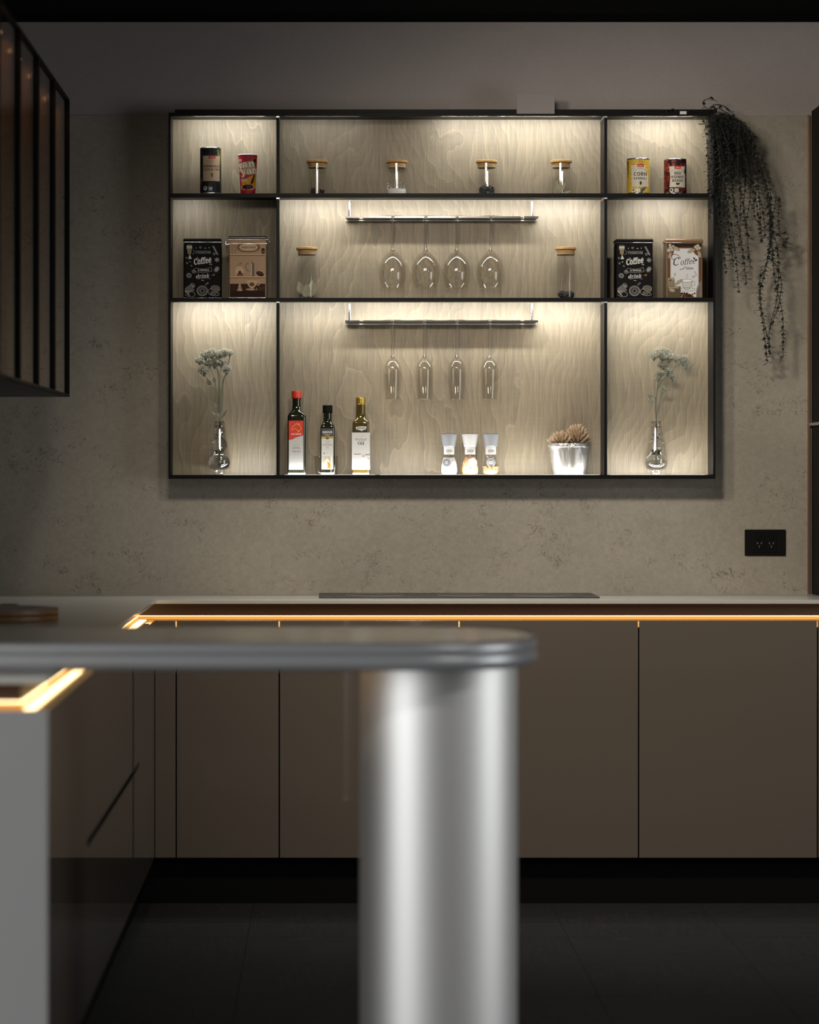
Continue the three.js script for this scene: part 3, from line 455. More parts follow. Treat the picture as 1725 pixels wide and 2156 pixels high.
const blackTinMap = canvasTexture(640, 1000, (g, W, H) => {
  g.fillStyle = '#131113'; g.fillRect(0, 0, W, H);
  g.strokeStyle = '#d3d3cf'; g.fillStyle = '#d3d3cf'; g.lineWidth = 4; g.lineCap = g.lineJoin = 'round';
  const inkText = (s, x, y, f) => text(g, s, x, y, f, '#d9d9d5');
  inkText('I', 205, 92, 'bold 34px serif'); heart(g, 285, 80, 22); inkText('∞', 375, 92, 'bold 46px serif'); inkText('Y', 445, 88, 'bold 30px serif');
  g.lineWidth = 3; g.font = 'bold 70px sans-serif'; g.textAlign = 'center'; g.textBaseline = 'middle'; g.strokeStyle = '#b5b5b0'; g.strokeText('PREMIUM', 335, 170, 285); g.strokeStyle = '#d3d3cf';
  g.save(); g.translate(325, 330); g.rotate(-0.13); g.transform(1, 0, -0.12, 1, 0, 0); g.font = 'bold 150px serif'; g.lineWidth = 7; g.strokeText('Coffee', 0, 0, 330); g.fillText('Coffee', 0, 0, 330); g.restore();
  inkText('FOR', 475, 395, 'bold 26px sans-serif');
  g.lineWidth = 4; g.beginPath(); g.moveTo(150, 505); g.quadraticCurveTo(200, 450, 240, 470); g.quadraticCurveTo(360, 500, 480, 445); g.lineTo(500, 520); g.quadraticCurveTo(350, 560, 215, 535); g.closePath(); g.stroke();
  inkText('a better', 345, 500, 'bold 54px serif');
  g.save(); g.translate(330, 610); g.transform(1, -0.05, -0.18, 1, 0, 0); g.font = 'bold 88px serif'; g.fillText('drink', 0, 0, 250); g.restore();
  g.beginPath(); g.moveTo(200, 625); g.quadraticCurveTo(215, 680, 290, 655); g.quadraticCurveTo(400, 640, 470, 665); g.stroke(); inkText('time', 330, 690, 'bold 24px serif');
  // glass of latte
  g.fillStyle = '#8d8266'; g.beginPath(); g.moveTo(35, 90); g.lineTo(130, 80); g.lineTo(118, 190); g.lineTo(90, 225); g.lineTo(52, 195); g.closePath(); g.fill(); g.fillStyle = '#c9c5b2'; g.fillRect(34, 50, 98, 42); ell(g, 83, 50, 48, 16, 0); g.strokeRect(35, 60, 96, 45); g.fillStyle = '#cfcfca'; g.beginPath(); g.moveTo(82, 225); g.lineTo(60, 295); g.lineTo(128, 292); g.lineTo(98, 225); g.fill(); g.beginPath(); g.ellipse(142, 165, 26, 40, 0, -1.4, 1.9); g.stroke();
  for (const [x, y, s] of [[28, 270, 16], [40, 370, 18], [540, 200, 26], [95, 345, 12]]) heart(g, x, y, s);
  // cinnamon, stars, cloves
  g.lineWidth = 4; for (const d of [0, 14, 28]) { g.beginPath(); g.moveTo(505 + d, 55); g.lineTo(590 + d * 0.8, 215); g.stroke(); }
  for (const [x, y, n] of [[590, 310, 7], [595, 470, 6], [575, 500, 6]]) for (let k = 0; k < n; k++) { const a = k * 6.283 / n; ell(g, x + 26 * Math.cos(a), y + 24 * Math.sin(a), 16, 8, a); }
  g.fillStyle = '#8a5a34'; ell(g, 525, 590, 32, 18, -0.2, true); g.fillStyle = '#d3d3cf';
  for (const [x, y] of [[235, 275], [250, 300], [470, 275], [120, 420], [420, 740], [390, 765]]) ell(g, x, y, 15, 10, 0.6);
  for (const r of [18, 32, 46]) ell(g, 75, 600, r, r * 0.9, 0.3); for (const r of [10, 28]) ell(g, 165, 530, r + 10, r, 0.3);
  // pastry, doughnut, cup
  g.lineWidth = 5; for (let k = 0; k < 7; k++) { g.beginPath(); g.ellipse(70 + k * 9, 830 + k * 16, 92 - k * 4, 30, -0.65, 2.4, 6.1); g.stroke(); } ell(g, 140, 770, 34, 24, 0.4); ell(g, 160, 800, 24, 18, 0.4); ell(g, 90, 940, 100, 50, 0.2);
  ell(g, 320, 885, 98, 92, 0); ell(g, 320, 885, 80, 74, 0); ell(g, 320, 885, 34, 32, 0); for (let k = 0; k < 12; k++) { const a = k * 0.52; g.beginPath(); g.moveTo(320 + 48 * Math.cos(a), 885 + 46 * Math.sin(a)); g.lineTo(320 + 62 * Math.cos(a + 0.12), 885 + 60 * Math.sin(a + 0.12)); g.stroke(); }
  ell(g, 540, 905, 112, 70, 0.1); g.fillStyle = '#6f6553'; ell(g, 560, 840, 70, 38, 0.1, true); ell(g, 560, 838, 80, 50, 0.1); g.fillStyle = '#c3c8c8'; for (let k = 0; k < 16; k++) ell(g, 480 + (k % 6) * 26, 905 + ((k / 6) | 0) * 22, 7, 7, 0, true);
});
tin('black doodle printed coffee tin beside the brown coffee tin', 386, 466, 502, S2T, blackTinMap, { side: M.black, lid: M.black });
tin('black doodle printed coffee tin beside the white fronted tin', 1297, 1376, 503, S2T, blackTinMap, { side: M.black, lid: M.black });
{
  const map = canvasTexture(640, 960, (g, W, H) => {
    g.fillStyle = '#b99a7c'; g.fillRect(0, 0, W, H);
    g.strokeStyle = '#a5866a'; g.lineWidth = 4; for (let x = 6; x < W; x += 17) { g.beginPath(); g.moveTo(x, 0); g.lineTo(x, 760); g.stroke(); }
    const board = (y) => { g.fillStyle = '#d8b896'; g.fillRect(0, y, W, 16); g.fillStyle = '#6b4c36'; g.fillRect(0, y + 16, W, 12); }; board(232); board(612);
    g.fillStyle = '#3a261d'; g.fillRect(0, 735, W, 225); g.fillStyle = '#2e1d17'; g.fillRect(0, 860, W, 100);
    g.fillStyle = '#cbb091'; g.beginPath(); g.roundRect(160, 52, 355, 130, 60); g.fill(); g.strokeStyle = '#4a382c'; g.lineWidth = 7; g.beginPath(); g.roundRect(160, 52, 355, 130, 60); g.stroke();
    for (let k = 0; k < 26; k++) { const a = k * 6.283 / 26; ell(g, 337 + 192 * Math.cos(a), 117 + 76 * Math.sin(a), 18, 8, a * 2); }
    text(g, 'FRESH COFFEE', 338, 118, 'bold 44px serif', '#2f2219', 'center', 262);
    g.strokeStyle = '#7d5f48'; g.lineWidth = 5; g.strokeRect(36, 70, 78, 148); ell(g, 75, 140, 28, 50, 0); g.fillStyle = '#6b4c36'; g.beginPath(); g.moveTo(560, 165); g.lineTo(640, 165); g.lineTo(625, 232); g.lineTo(575, 232); g.fill(); g.fillStyle = '#3a261d'; ell(g, 600, 150, 32, 18, 0, true);
    // cake under a dome, pot, bread, stand, cup
    g.strokeStyle = '#7a6450'; g.lineWidth = 6; g.fillStyle = '#c7ad90'; g.beginPath(); g.arc(175, 520, 92, Math.PI, 0); g.lineTo(267, 600); g.lineTo(83, 600); g.closePath(); g.fill(); g.stroke(); g.fillStyle = '#7b4a32'; g.fillRect(130, 555, 110, 40); g.fillStyle = '#4b2a1e'; ell(g, 180, 540, 26, 24, 0, true); ell(g, 175, 400, 34, 14, -0.3); ell(g, 195, 385, 14, 12, 0);
    g.fillStyle = '#a89684'; g.beginPath(); g.moveTo(362, 385); g.lineTo(512, 385); g.lineTo(490, 608); g.lineTo(372, 608); g.fill(); g.fillStyle = '#6f5e50'; g.fillRect(400, 385, 40, 223); g.fillRect(395, 345, 14, 40); g.fillStyle = '#c9baa6'; g.fillRect(380, 400, 18, 200); g.strokeStyle = '#6f5e50'; g.lineWidth = 12; g.beginPath(); g.ellipse(335, 455, 48, 65, -0.3, 1.6, 5.2); g.stroke();
    g.fillStyle = '#3b2419'; ell(g, 545, 565, 72, 40, 0.35, true); g.fillStyle = '#5b3a28'; ell(g, 535, 550, 50, 14, 0.4, true);
    g.fillStyle = '#b59878'; g.beginPath(); g.moveTo(150, 640); g.lineTo(205, 640); g.lineTo(190, 720); g.lineTo(215, 835); g.lineTo(140, 835); g.lineTo(165, 720); g.fill(); ell(g, 178, 842, 54, 16, 0, true);
    g.fillStyle = '#c7ab88'; g.beginPath(); g.moveTo(305, 675); g.lineTo(490, 675); g.quadraticCurveTo(480, 800, 400, 815); g.quadraticCurveTo(320, 800, 305, 675); g.fill(); g.strokeStyle = '#c7ab88'; g.lineWidth = 14; ell(g, 510, 725, 28, 36, 0); g.fillStyle = '#6b4c36'; ell(g, 398, 745, 48, 34, 0, true); g.fillStyle = '#b59878'; ell(g, 395, 830, 110, 18, 0, true); g.fillStyle = '#54382a'; for (let k = 0; k < 30; k++) ell(g, range(440, 620), range(780, 850), 12, 9, rnd() * 3, true);
  });
  const [t, w, h, dz] = tin('brown clip top tin printed with a coffee pot on shelves', 481, 562, 497, S2T, map, { side: std({ color: lin(0.30, 0.2, 0.13), roughness: 0.4 }), lid: std({ color: lin(0.025, 0.014, 0.012), roughness: 0.3 }), lidHeight: 0.012 });
  const wire = (p) => tube(p, 0.0013, 24, 6);
  for (const s of [-1, 1]) part('wire_clip', merge([wire([[s * (w / 2 - 0.001), h - 0.010, 0.02], [s * (w / 2 + 0.006), h - 0.012, 0.02], [s * (w / 2 + 0.009), h - 0.020, 0.02], [s * (w / 2 + 0.008), h - 0.028, 0.025], [s * (w / 2 - 0.002), h - 0.027, 0.03]]), new THREE.SphereGeometry(0.0028, 10, 8).translate(s * (w / 2 + 0.0065), h - 0.0115, 0.02)]), M.chrome, t);
  part('wire_band', rbox(-w / 2 - 0.001, w / 2 + 0.001, h - 0.0275, h - 0.0255, dz / 2 - 0.001, dz / 2 + 0.0012, 0.0008, 1), M.chrome, t);
  part('scoop_handle', tube([[-w / 2 - 0.006, h - 0.032, 0.03], [-w / 2 - 0.005, h - 0.046, 0.034], [-w / 2 - 0.001, h - 0.056, 0.036]], 0.0026, 12, 6), M.copper, t);
}
{
  const map = canvasTexture(640, 950, (g, W, H) => {
    g.fillStyle = '#6d4a33'; g.fillRect(0, 0, W, H); g.fillStyle = '#2c211c'; g.fillRect(0, 0, W, 60); g.fillStyle = '#6f3d22'; g.fillRect(200, 60, 260, 26);
    g.fillStyle = '#d9dade'; g.beginPath(); g.moveTo(60, 230); g.quadraticCurveTo(130, 200, 130, 86); g.lineTo(470, 86); g.quadraticCurveTo(500, 210, 585, 220); g.lineTo(585, H); g.lineTo(60, H); g.closePath(); g.fill();
    g.strokeStyle = '#a9a4a0'; g.lineWidth = 3; g.strokeRect(72, 96, 500, 800);
    const leaf = (x, y, a, b, r) => { g.fillStyle = '#b3aa94'; ell(g, x, y, a, b, r, true); g.strokeStyle = '#4c463b'; g.lineWidth = 4; ell(g, x, y, a, b, r); g.beginPath(); g.moveTo(x - a * Math.cos(r), y - a * Math.sin(r)); g.lineTo(x + a * Math.cos(r), y + a * Math.sin(r)); g.stroke(); };
    for (const [x, y, r] of [[60, 70, 32], [30, 120, 34], [90, 110, 30], [110, 50, 26], [50, 30, 28], [530, 60, 30], [570, 40, 30], [600, 80, 28], [560, 95, 26]]) { g.fillStyle = '#c3bba6'; ell(g, x, y, r, r, 0, true); g.strokeStyle = '#5a5243'; g.lineWidth = 4; ell(g, x, y, r, r, 0); }
    leaf(170, 90, 70, 30, 0.5); leaf(50, 210, 62, 28, 1.9); leaf(450, 130, 75, 30, -0.35); leaf(600, 190, 66, 28, 1.3);
    g.save(); g.translate(325, 318); g.rotate(-0.1); g.transform(1, 0, -0.32, 1, 0, 0); g.fillStyle = '#2b2320'; g.textAlign = 'center'; g.textBaseline = 'middle'; g.font = '190px serif'; g.fillText('C', -165, -12); g.font = '135px serif'; g.fillText('offee', 70, 10, 290); g.restore();
    g.strokeStyle = '#2b2320'; g.lineWidth = 9; g.beginPath(); g.moveTo(250, 270); g.bezierCurveTo(200, 160, 60, 170, 85, 260); g.bezierCurveTo(95, 290, 130, 290, 160, 270); g.stroke(); g.beginPath(); g.moveTo(345, 400); g.quadraticCurveTo(300, 470, 230, 458); g.stroke();
    g.save(); g.transform(1, 0, -0.25, 1, 0, 0); text(g, 'time', 530, 437, 'bold 62px serif', '#2b2320'); g.restore();
    g.fillStyle = '#2b2320'; ell(g, 502, 262, 20, 15, 0.5, true); ell(g, 540, 292, 20, 15, 0.4, true);
    g.lineWidth = 5; g.strokeStyle = '#3d342e'; heart(g, 145, 545, 20); g.beginPath(); g.moveTo(150, 560); g.quadraticCurveTo(130, 600, 90, 610); g.stroke(); for (const [x, y] of [[520, 510], [540, 555], [505, 580], [480, 600]]) ell(g, x, y, 16, 9, 0.7);
    // mill, leaves, cup, beans
    g.fillStyle = '#8d8069'; g.fillRect(10, 630, 130, 130); g.fillStyle = '#5d513f'; g.fillRect(10, 760, 240, 190); g.fillStyle = '#a79a80'; g.fillRect(20, 770, 200, 26); ell(g, 75, 630, 66, 24, 0, true); g.fillStyle = '#43392d'; ell(g, 60, 650, 18, 16, 0, true); leaf(210, 690, 84, 28, -0.6); leaf(90, 830, 60, 30, 0.2);
    g.fillStyle = '#cbc9c6'; g.beginPath(); g.moveTo(275, 660); g.lineTo(460, 660); g.quadraticCurveTo(455, 790, 395, 815); g.lineTo(340, 815); g.quadraticCurveTo(280, 790, 275, 660); g.fill(); g.strokeStyle = '#4a423b'; g.lineWidth = 5; g.stroke(); g.fillStyle = '#efeeec'; ell(g, 368, 660, 93, 26, 0, true); ell(g, 368, 660, 93, 26, 0); ell(g, 485, 715, 32, 42, 0.3); ell(g, 368, 815, 150, 30, 0); g.beginPath(); g.moveTo(368, 625); g.bezierCurveTo(340, 590, 395, 580, 368, 545); g.stroke();
    g.fillStyle = '#3a2216'; g.beginPath(); g.moveTo(260, 950); g.quadraticCurveTo(400, 830, 500, 950); g.fill(); for (let k = 0; k < 26; k++) { g.fillStyle = ['#4a2c1c', '#6b452e', '#2f1a10'][k % 3]; ell(g, range(250, 520), range(880, 945), 20, 13, rnd() * 3, true); }
    g.fillStyle = '#8a7d70'; g.beginPath(); g.moveTo(640, 660); g.quadraticCurveTo(520, 760, 540, 950); g.lineTo(640, 950); g.fill(); g.strokeStyle = '#5b5047'; for (let k = 0; k < 6; k++) { g.beginPath(); g.moveTo(640, 690 + k * 30); g.quadraticCurveTo(560 + k * 6, 790 + k * 15, 560 + k * 10, 950); g.stroke(); }
  });
  tin('white fronted coffee tin with a steaming cup and copper lid', 1402, 1481, 503, S2T, map, { side: std({ color: lin(0.20, 0.13, 0.085), roughness: 0.35 }), lid: std({ color: lin(0.32, 0.17, 0.08), roughness: 0.3, metalness: 0.5 }) });
}

// ------------------------------------------------------------------ glass racks and stemware
const RZ = 0.046;                                                     // stems hang this far off the wall
function rack(label, py, underY, stems, px0, px1) {
  const z = RZ, x0 = MX(px0, z), x1 = MX(px1, z), y = MY(py, z), t = thing('glass_rack', label, 'rack', [(x0 + x1) / 2, y - 0.012, z], 'hanging glass racks');
  const zf = 0.078, zb = 0.016, slots = [MX(761, z), ...stems.map((p) => MX(p, z)), MX(1099, z)].sort((a, b) => a - b), sw = 0.006, s = new THREE.Shape();
  s.moveTo(x0, -zb); s.lineTo(x1, -zb); s.lineTo(x1, -zf);
  for (const c of [...slots].reverse()) { s.lineTo(c + sw, -zf); s.lineTo(c + sw, -zb - 0.021); s.lineTo(c - sw, -zb - 0.021); s.lineTo(c - sw, -zf); }
  s.lineTo(x0, -zf); s.closePath();
  partW('slotted_plate', new THREE.ExtrudeGeometry(s, { depth: 0.0055, bevelEnabled: false }).rotateX(-Math.PI / 2).translate(0, y - 0.0055, 0), M.chrome, t);
  partW('rear_rail', rbox(x0, x1, y - 0.0125, y - 0.0075, zb, zb + 0.010, 0.0008, 1), M.rail, t);
  for (const p of [736.5, 1121]) partW('hanger_rod', cyl(0.0042, 0.0042, underY - y, MX(p, z), (underY + y) / 2, zb + 0.012, 16), M.chrome, t);
  return y;
}
const ry1 = rack('chrome rack holding the four round wine glasses', 457, S1B, [827, 896.5, 962, 1033], 728, 1133);
const ry2 = rack('chrome rack holding the four narrow flutes', 675.5, S2B, [827, 894, 962, 1031], 727, 1132);
function stemGlass(name, y, rimY, bowlTop, stemR, baseR, bowl) {     // upside down: foot up
  const g = new THREE.Group(); g.name = name; const L = y + 0.001 - rimY;
  part('foot', lathe([[0, L + 0.0042], [0.004, L + 0.0040], [baseR * 0.5, L + 0.0024], [baseR - 0.001, L + 0.0014], [baseR, L + 0.0008], [baseR - 0.001, L], [baseR * 0.5, L], [0.005, L - 0.001], [0.0042, L - 0.004]], 40), M.glassGrey, g);
  const h = bowlTop - rimY;
  part('stem', smoothLathe([[0.0044, L - 0.004], [0.0036, L - 0.02], [stemR, (L + h) / 2 + 0.01], [stemR * 1.15, h + 0.02], [0.0052, h + 0.004], [0.0075, h - 0.001], [0, h - 0.003]], 20, 36), M.glassSolid, g);
  part('bowl', smoothLathe(bowl.map(([r, k]) => [r, k * h]), 48, 48), M.glassGrey, g);
  part('bowl_rim', new THREE.TorusGeometry(bowl[bowl.length - 1][0], 0.0007, 6, 48).rotateX(Math.PI / 2), M.glassSolid, g);
  return g;
}
const W = 0.001659, wineProto = stemGlass('wine_glass', ry1, MY(605, RZ), MY(527, RZ), 0.0040, 24 * W, [[0.0055, 1.0], [0.012, 0.955], [0.030, 0.83], [0.043, 0.66], [0.0482, 0.45], [0.0475, 0.28], [0.0435, 0.12], [0.037, 0.0]]);
const fluteProto = stemGlass('champagne_flute', ry2, MY(840, RZ), MY(752, RZ), 0.0037, 22.5 * W, [[0.0055, 1.0], [0.011, 0.965], [0.022, 0.89], [0.029, 0.77], [0.0305, 0.64], [0.0295, 0.4], [0.0275, 0.18], [0.0255, 0]]);
const ord = ['first', 'second', 'third', 'fourth'];
[827, 896.5, 962, 1033].forEach((p, i) => { const g = wineProto.clone(); g.name = numbered('wine_glass'); g.position.set(MX(p, RZ), MY(605, RZ), RZ); scene.add(g); tag(g, `${ord[i]} round wine glass hung from the upper chrome rack, counted from the left`, 'wine glass', 'wine glasses on the upper rack'); });
[827, 894, 962, 1031].forEach((p, i) => { const g = fluteProto.clone(); g.name = numbered('champagne_flute'); g.position.set(MX(p, RZ), MY(840, RZ), RZ); scene.add(g); tag(g, `${ord[i]} narrow flute hung from the lower chrome rack, counted from the left`, 'flute', 'flutes on the lower rack'); });

// ------------------------------------------------------------------ oil bottles: a square body that turns into a round neck
function loft(sections, seg = 48) {                                   // [y, half width, squareness 0..1]
  const pos = [], idx = [], uv = [];
  sections.forEach(([y, w, q], j) => { for (let i = 0; i <= seg; i++) { const a = i / seg * 6.283185, c = Math.cos(a), s = Math.sin(a), e = 2 + q * 6, k = 1 / Math.pow(Math.abs(c) ** e + Math.abs(s) ** e, 1 / e); pos.push(c * k * w, y, s * k * w); uv.push(i / seg, j / (sections.length - 1)); } });
  const n = seg + 1; for (let j = 0; j < sections.length - 1; j++) for (let i = 0; i < seg; i++) { const p = j * n + i; idx.push(p, p + n, p + 1, p + 1, p + n, p + n + 1); }
  const g = new THREE.BufferGeometry(); g.setAttribute('position', new THREE.Float32BufferAttribute(pos, 3)); g.setAttribute('uv', new THREE.Float32BufferAttribute(uv, 2)); g.setIndex(idx); g.computeVertexNormals(); return g;
}
function bottle(label, o) {
  const z = 0.085, k = (FAR - z) / FOCAL, t = thing('oil_bottle', label, 'bottle', [MX(o.px, z), FT + (o.lift ?? 0), z]), Y = (py) => MY(py, z) - FT, w = o.w * k / 2, n = o.neck * k / 2;
  const sh = Y(o.shoulder), nk = Y(o.neckBottom), top = Y(o.capBottom);
  part('glass_body', loft([[0.0005, 0.0001, 1], [0.0005, w * 0.86, 1], [0.003, w * 0.95, 1], [0.008, w, 1], [sh * 0.5, w, 1], [sh, w, 1], [sh + (nk - sh) * 0.3, w * 0.94, 0.8], [sh + (nk - sh) * 0.55, w * 0.82, 0.5], [sh + (nk - sh) * 0.8, w * 0.62 + n * 0.1, 0.15], [nk, n * 1.12, 0], [nk + (top - nk) * 0.3, n * 1.03, 0], [top, n, 0]]), o.glass, t);
  part('thick_base', loft([[0.0001, 0.0001, 1], [0.0001, w * 0.9, 1], [0.0025, w * 0.985, 1], [0.0072, w * 1.004, 1], [0.0074, w * 0.9, 1]]), M.glassClearBase, t);
  const ch = Y(o.capTop) - top, cr = o.cap * k / 2, cp = part('cap', lathe([[0, top + ch], [cr - 0.001, top + ch], [cr, top + ch - 0.001], [cr, top + ch * 0.52], [cr - 0.0006, top + ch * 0.48], [cr, top + ch * 0.44], [cr, top + ch * 0.24], [cr - 0.0006, top + ch * 0.2], [cr, top + ch * 0.16], [cr, top - 0.001], [0, top - 0.001]], 40), o.capMat, t);
  o.labels.forEach(([name, px0, px1, py0, py1, map, mat]) => part(name, box(MX(px0, z) - MX(o.px, z), MX(px1, z) - MX(o.px, z), Y(py1), Y(py0), w - 0.0005, w + 0.0006), mat ?? std({ map, roughness: 0.5 }), t));
  return t;
}
M.glassClearBase = phy({ color: lin(0.8, 0.82, 0.82), roughness: 0.08, transmission: 0.3, thickness: 0, clearcoat: 1 });
bottle('tall dark olive oil bottle with a red cap', {
  px: 625, w: 38.5, neck: 17.5, shoulder: 878, neckBottom: 862, capBottom: 839, capTop: 823, cap: 21.5, glass: M.glassBottle, capMat: phy({ color: lin(0.62, 0.045, 0.022), roughness: 0.35, clearcoat: 0.4 }),
  labels: [['label', 608.5, 639, 886, 989, canvasTexture(480, 1620, (g, W, H) => {
    g.fillStyle = '#c4c4c2'; g.fillRect(0, 0, W, H); g.fillStyle = '#d3301f'; g.beginPath(); g.moveTo(0, 0); g.lineTo(W, 0); g.lineTo(W, 480); g.lineTo(420, 510); g.lineTo(360, 520); g.lineTo(300, 545); g.lineTo(220, 560); g.lineTo(140, 610); g.lineTo(70, 630); g.lineTo(0, 640); g.closePath(); g.fill();
    g.strokeStyle = '#f2c531'; g.lineWidth = 13; g.lineJoin = 'round'; g.beginPath(); [[95, 250], [120, 210], [175, 180], [200, 130], [240, 110], [285, 95], [290, 130], [315, 150], [330, 90], [350, 120], [370, 175], [405, 230], [395, 290], [350, 345], [300, 340], [270, 300], [235, 275], [200, 255], [160, 295], [110, 310], [95, 280]].forEach(([x, y], i) => (i ? g.lineTo(x, y) : g.moveTo(x, y))); g.closePath(); g.stroke(); ell(g, 318, 370, 12, 9, 0);
    text(g, 'red island', 245, 440, 'bold 76px sans-serif', '#f4e6df', 'center', 340); text(g, 'Australian', 245, 800, '44px sans-serif', '#6f6f6e', 'center', 250); text(g, 'EXTRA', 245, 905, '92px sans-serif', '#4a4c4e', 'center', 320); text(g, 'VIRGIN', 245, 1020, '92px sans-serif', '#4a4c4e', 'center', 360); text(g, 'OLIVE OIL', 245, 1115, '38px sans-serif', '#7a7a79', 'center', 200);
  })]],
});
bottle('small dark avocado oil bottle standing in a glass', {
  px: 690, lift: 0.0012, w: 30.5, neck: 18, shoulder: 900, neckBottom: 888, capBottom: 870, capTop: 854, cap: 21, glass: M.glassBottle, capMat: M.black,
  labels: [['label', 677, 702, 903, 989, canvasTexture(460, 1640, (g, W, H) => {
    g.fillStyle = '#cfcfcb'; g.fillRect(0, 0, W, H); g.fillStyle = '#34383a'; g.fillRect(0, 0, W, 320); g.fillStyle = '#b39a52'; g.fillRect(0, 320, W, 90); ell(g, 230, 365, 92, 92, 0, true); g.fillStyle = '#4d4322'; ell(g, 230, 365, 62, 62, 0, true); g.fillStyle = '#b39a52'; ell(g, 245, 350, 14, 44, 0.6, true);
    text(g, 'GROVE', 230, 150, 'bold 118px sans-serif', '#e8e8e6', 'center', 390); text(g, 'NEW ZEALAND', 230, 245, 'bold 40px sans-serif', '#c9c9c6', 'center', 320); text(g, 'EXTRA VIRGIN', 230, 500, '38px sans-serif', '#6d6d6a', 'center', 280); text(g, 'PURE', 230, 570, '62px sans-serif', '#4f5052', 'center', 170); text(g, 'AVOCADO', 230, 660, '96px sans-serif', '#3c3d3f', 'center', 390); text(g, 'OIL', 230, 765, '80px sans-serif', '#4f5052', 'center', 120);
    g.strokeStyle = '#8a8a86'; g.lineWidth = 6; g.beginPath(); g.moveTo(60, 840); g.lineTo(400, 840); g.stroke(); ell(g, 100, 1000, 34, 34, 0); ell(g, 235, 1000, 34, 34, 0); ell(g, 365, 1000, 34, 34, 0); g.fillStyle = '#55585a'; ell(g, 105, 1000, 24, 24, 0, true);
    g.fillStyle = '#c0bd9c'; g.beginPath(); g.moveTo(50, 1640); g.lineTo(50, 1400); g.quadraticCurveTo(70, 1150, 230, 1140); g.quadraticCurveTo(400, 1150, 420, 1400); g.lineTo(420, 1640); g.fill(); g.fillStyle = '#e7e4d6'; g.beginPath(); g.moveTo(75, 1640); g.quadraticCurveTo(90, 1210, 230, 1180); g.quadraticCurveTo(330, 1220, 330, 1640); g.fill(); g.fillStyle = '#dc7f22'; g.beginPath(); g.moveTo(215, 1330); g.quadraticCurveTo(380, 1380, 370, 1600); g.lineTo(225, 1600); g.quadraticCurveTo(260, 1450, 215, 1330); g.fill();
  })]],
});
bottle('tall amber walnut oil bottle with a gold cap', {
  px: 760, w: 36, neck: 20, shoulder: 892, neckBottom: 878, capBottom: 852, capTop: 837, cap: 21.5, glass: M.glassAmber, capMat: std({ color: lin(0.58, 0.40, 0.09), roughness: 0.28, metalness: 0.8 }),
  labels: [['label', 741, 779, 911, 989, canvasTexture(760, 1560, (g, W, H) => {
    g.fillStyle = '#d4d4d2'; g.fillRect(0, 0, W, H); text(g, 'COLD PRESSED', 380, 140, '46px serif', '#a9a9a6', 'center', 400); text(g, 'Walnut', 380, 285, '150px serif', '#3b3a38', 'center', 490); text(g, 'Oil', 380, 450, 'bold 190px serif', '#1f1e1d', 'center', 340);
    g.fillStyle = '#55534d'; for (const [x, y, a, b, r] of [[160, 905, 95, 15, 0.08], [300, 905, 90, 13, -0.15], [480, 990, 60, 16, -0.25], [640, 930, 75, 16, -0.5], [560, 910, 70, 8, 0.1], [720, 930, 60, 14, -0.8], [690, 1100, 40, 10, 0.5]]) ell(g, x, y, a, b, r, true); g.strokeStyle = '#55534d'; g.lineWidth = 6; g.beginPath(); g.moveTo(80, 905); g.quadraticCurveTo(400, 900, 500, 970); g.quadraticCurveTo(600, 960, 750, 1120); g.stroke();
  })], ['neck_print', 748, 773, 895, 909, canvasTexture(500, 280, (g) => { g.fillStyle = '#241803'; g.fillRect(0, 0, 500, 280); g.fillStyle = '#d6d3c8'; g.beginPath(); g.moveTo(20, 90); g.quadraticCurveTo(250, 40, 480, 70); g.lineTo(450, 190); g.quadraticCurveTo(300, 220, 270, 265); g.quadraticCurveTo(240, 220, 40, 190); g.fill(); text(g, 'plenty', 250, 130, 'bold 120px serif', '#241803', 'center', 380); })]],
});
{
  const z = 0.085, r = 0.0418, h = MY(961, z) - FT, t = thing('glass_tumbler', 'low clear glass tumbler round the foot of the avocado oil bottle', 'glass', [MX(687.5, z), FT, z]);
  part('glass_wall', lathe([[0, 0.0008], [r - 0.005, 0.0008], [r - 0.003, 0.002], [r - 0.001, 0.008], [r, h]], 56), M.glassGrey, t);
  part('glass_rim', new THREE.TorusGeometry(r, 0.001, 8, 56).rotateX(Math.PI / 2).translate(0, h, 0), M.glassSolid, t);
}
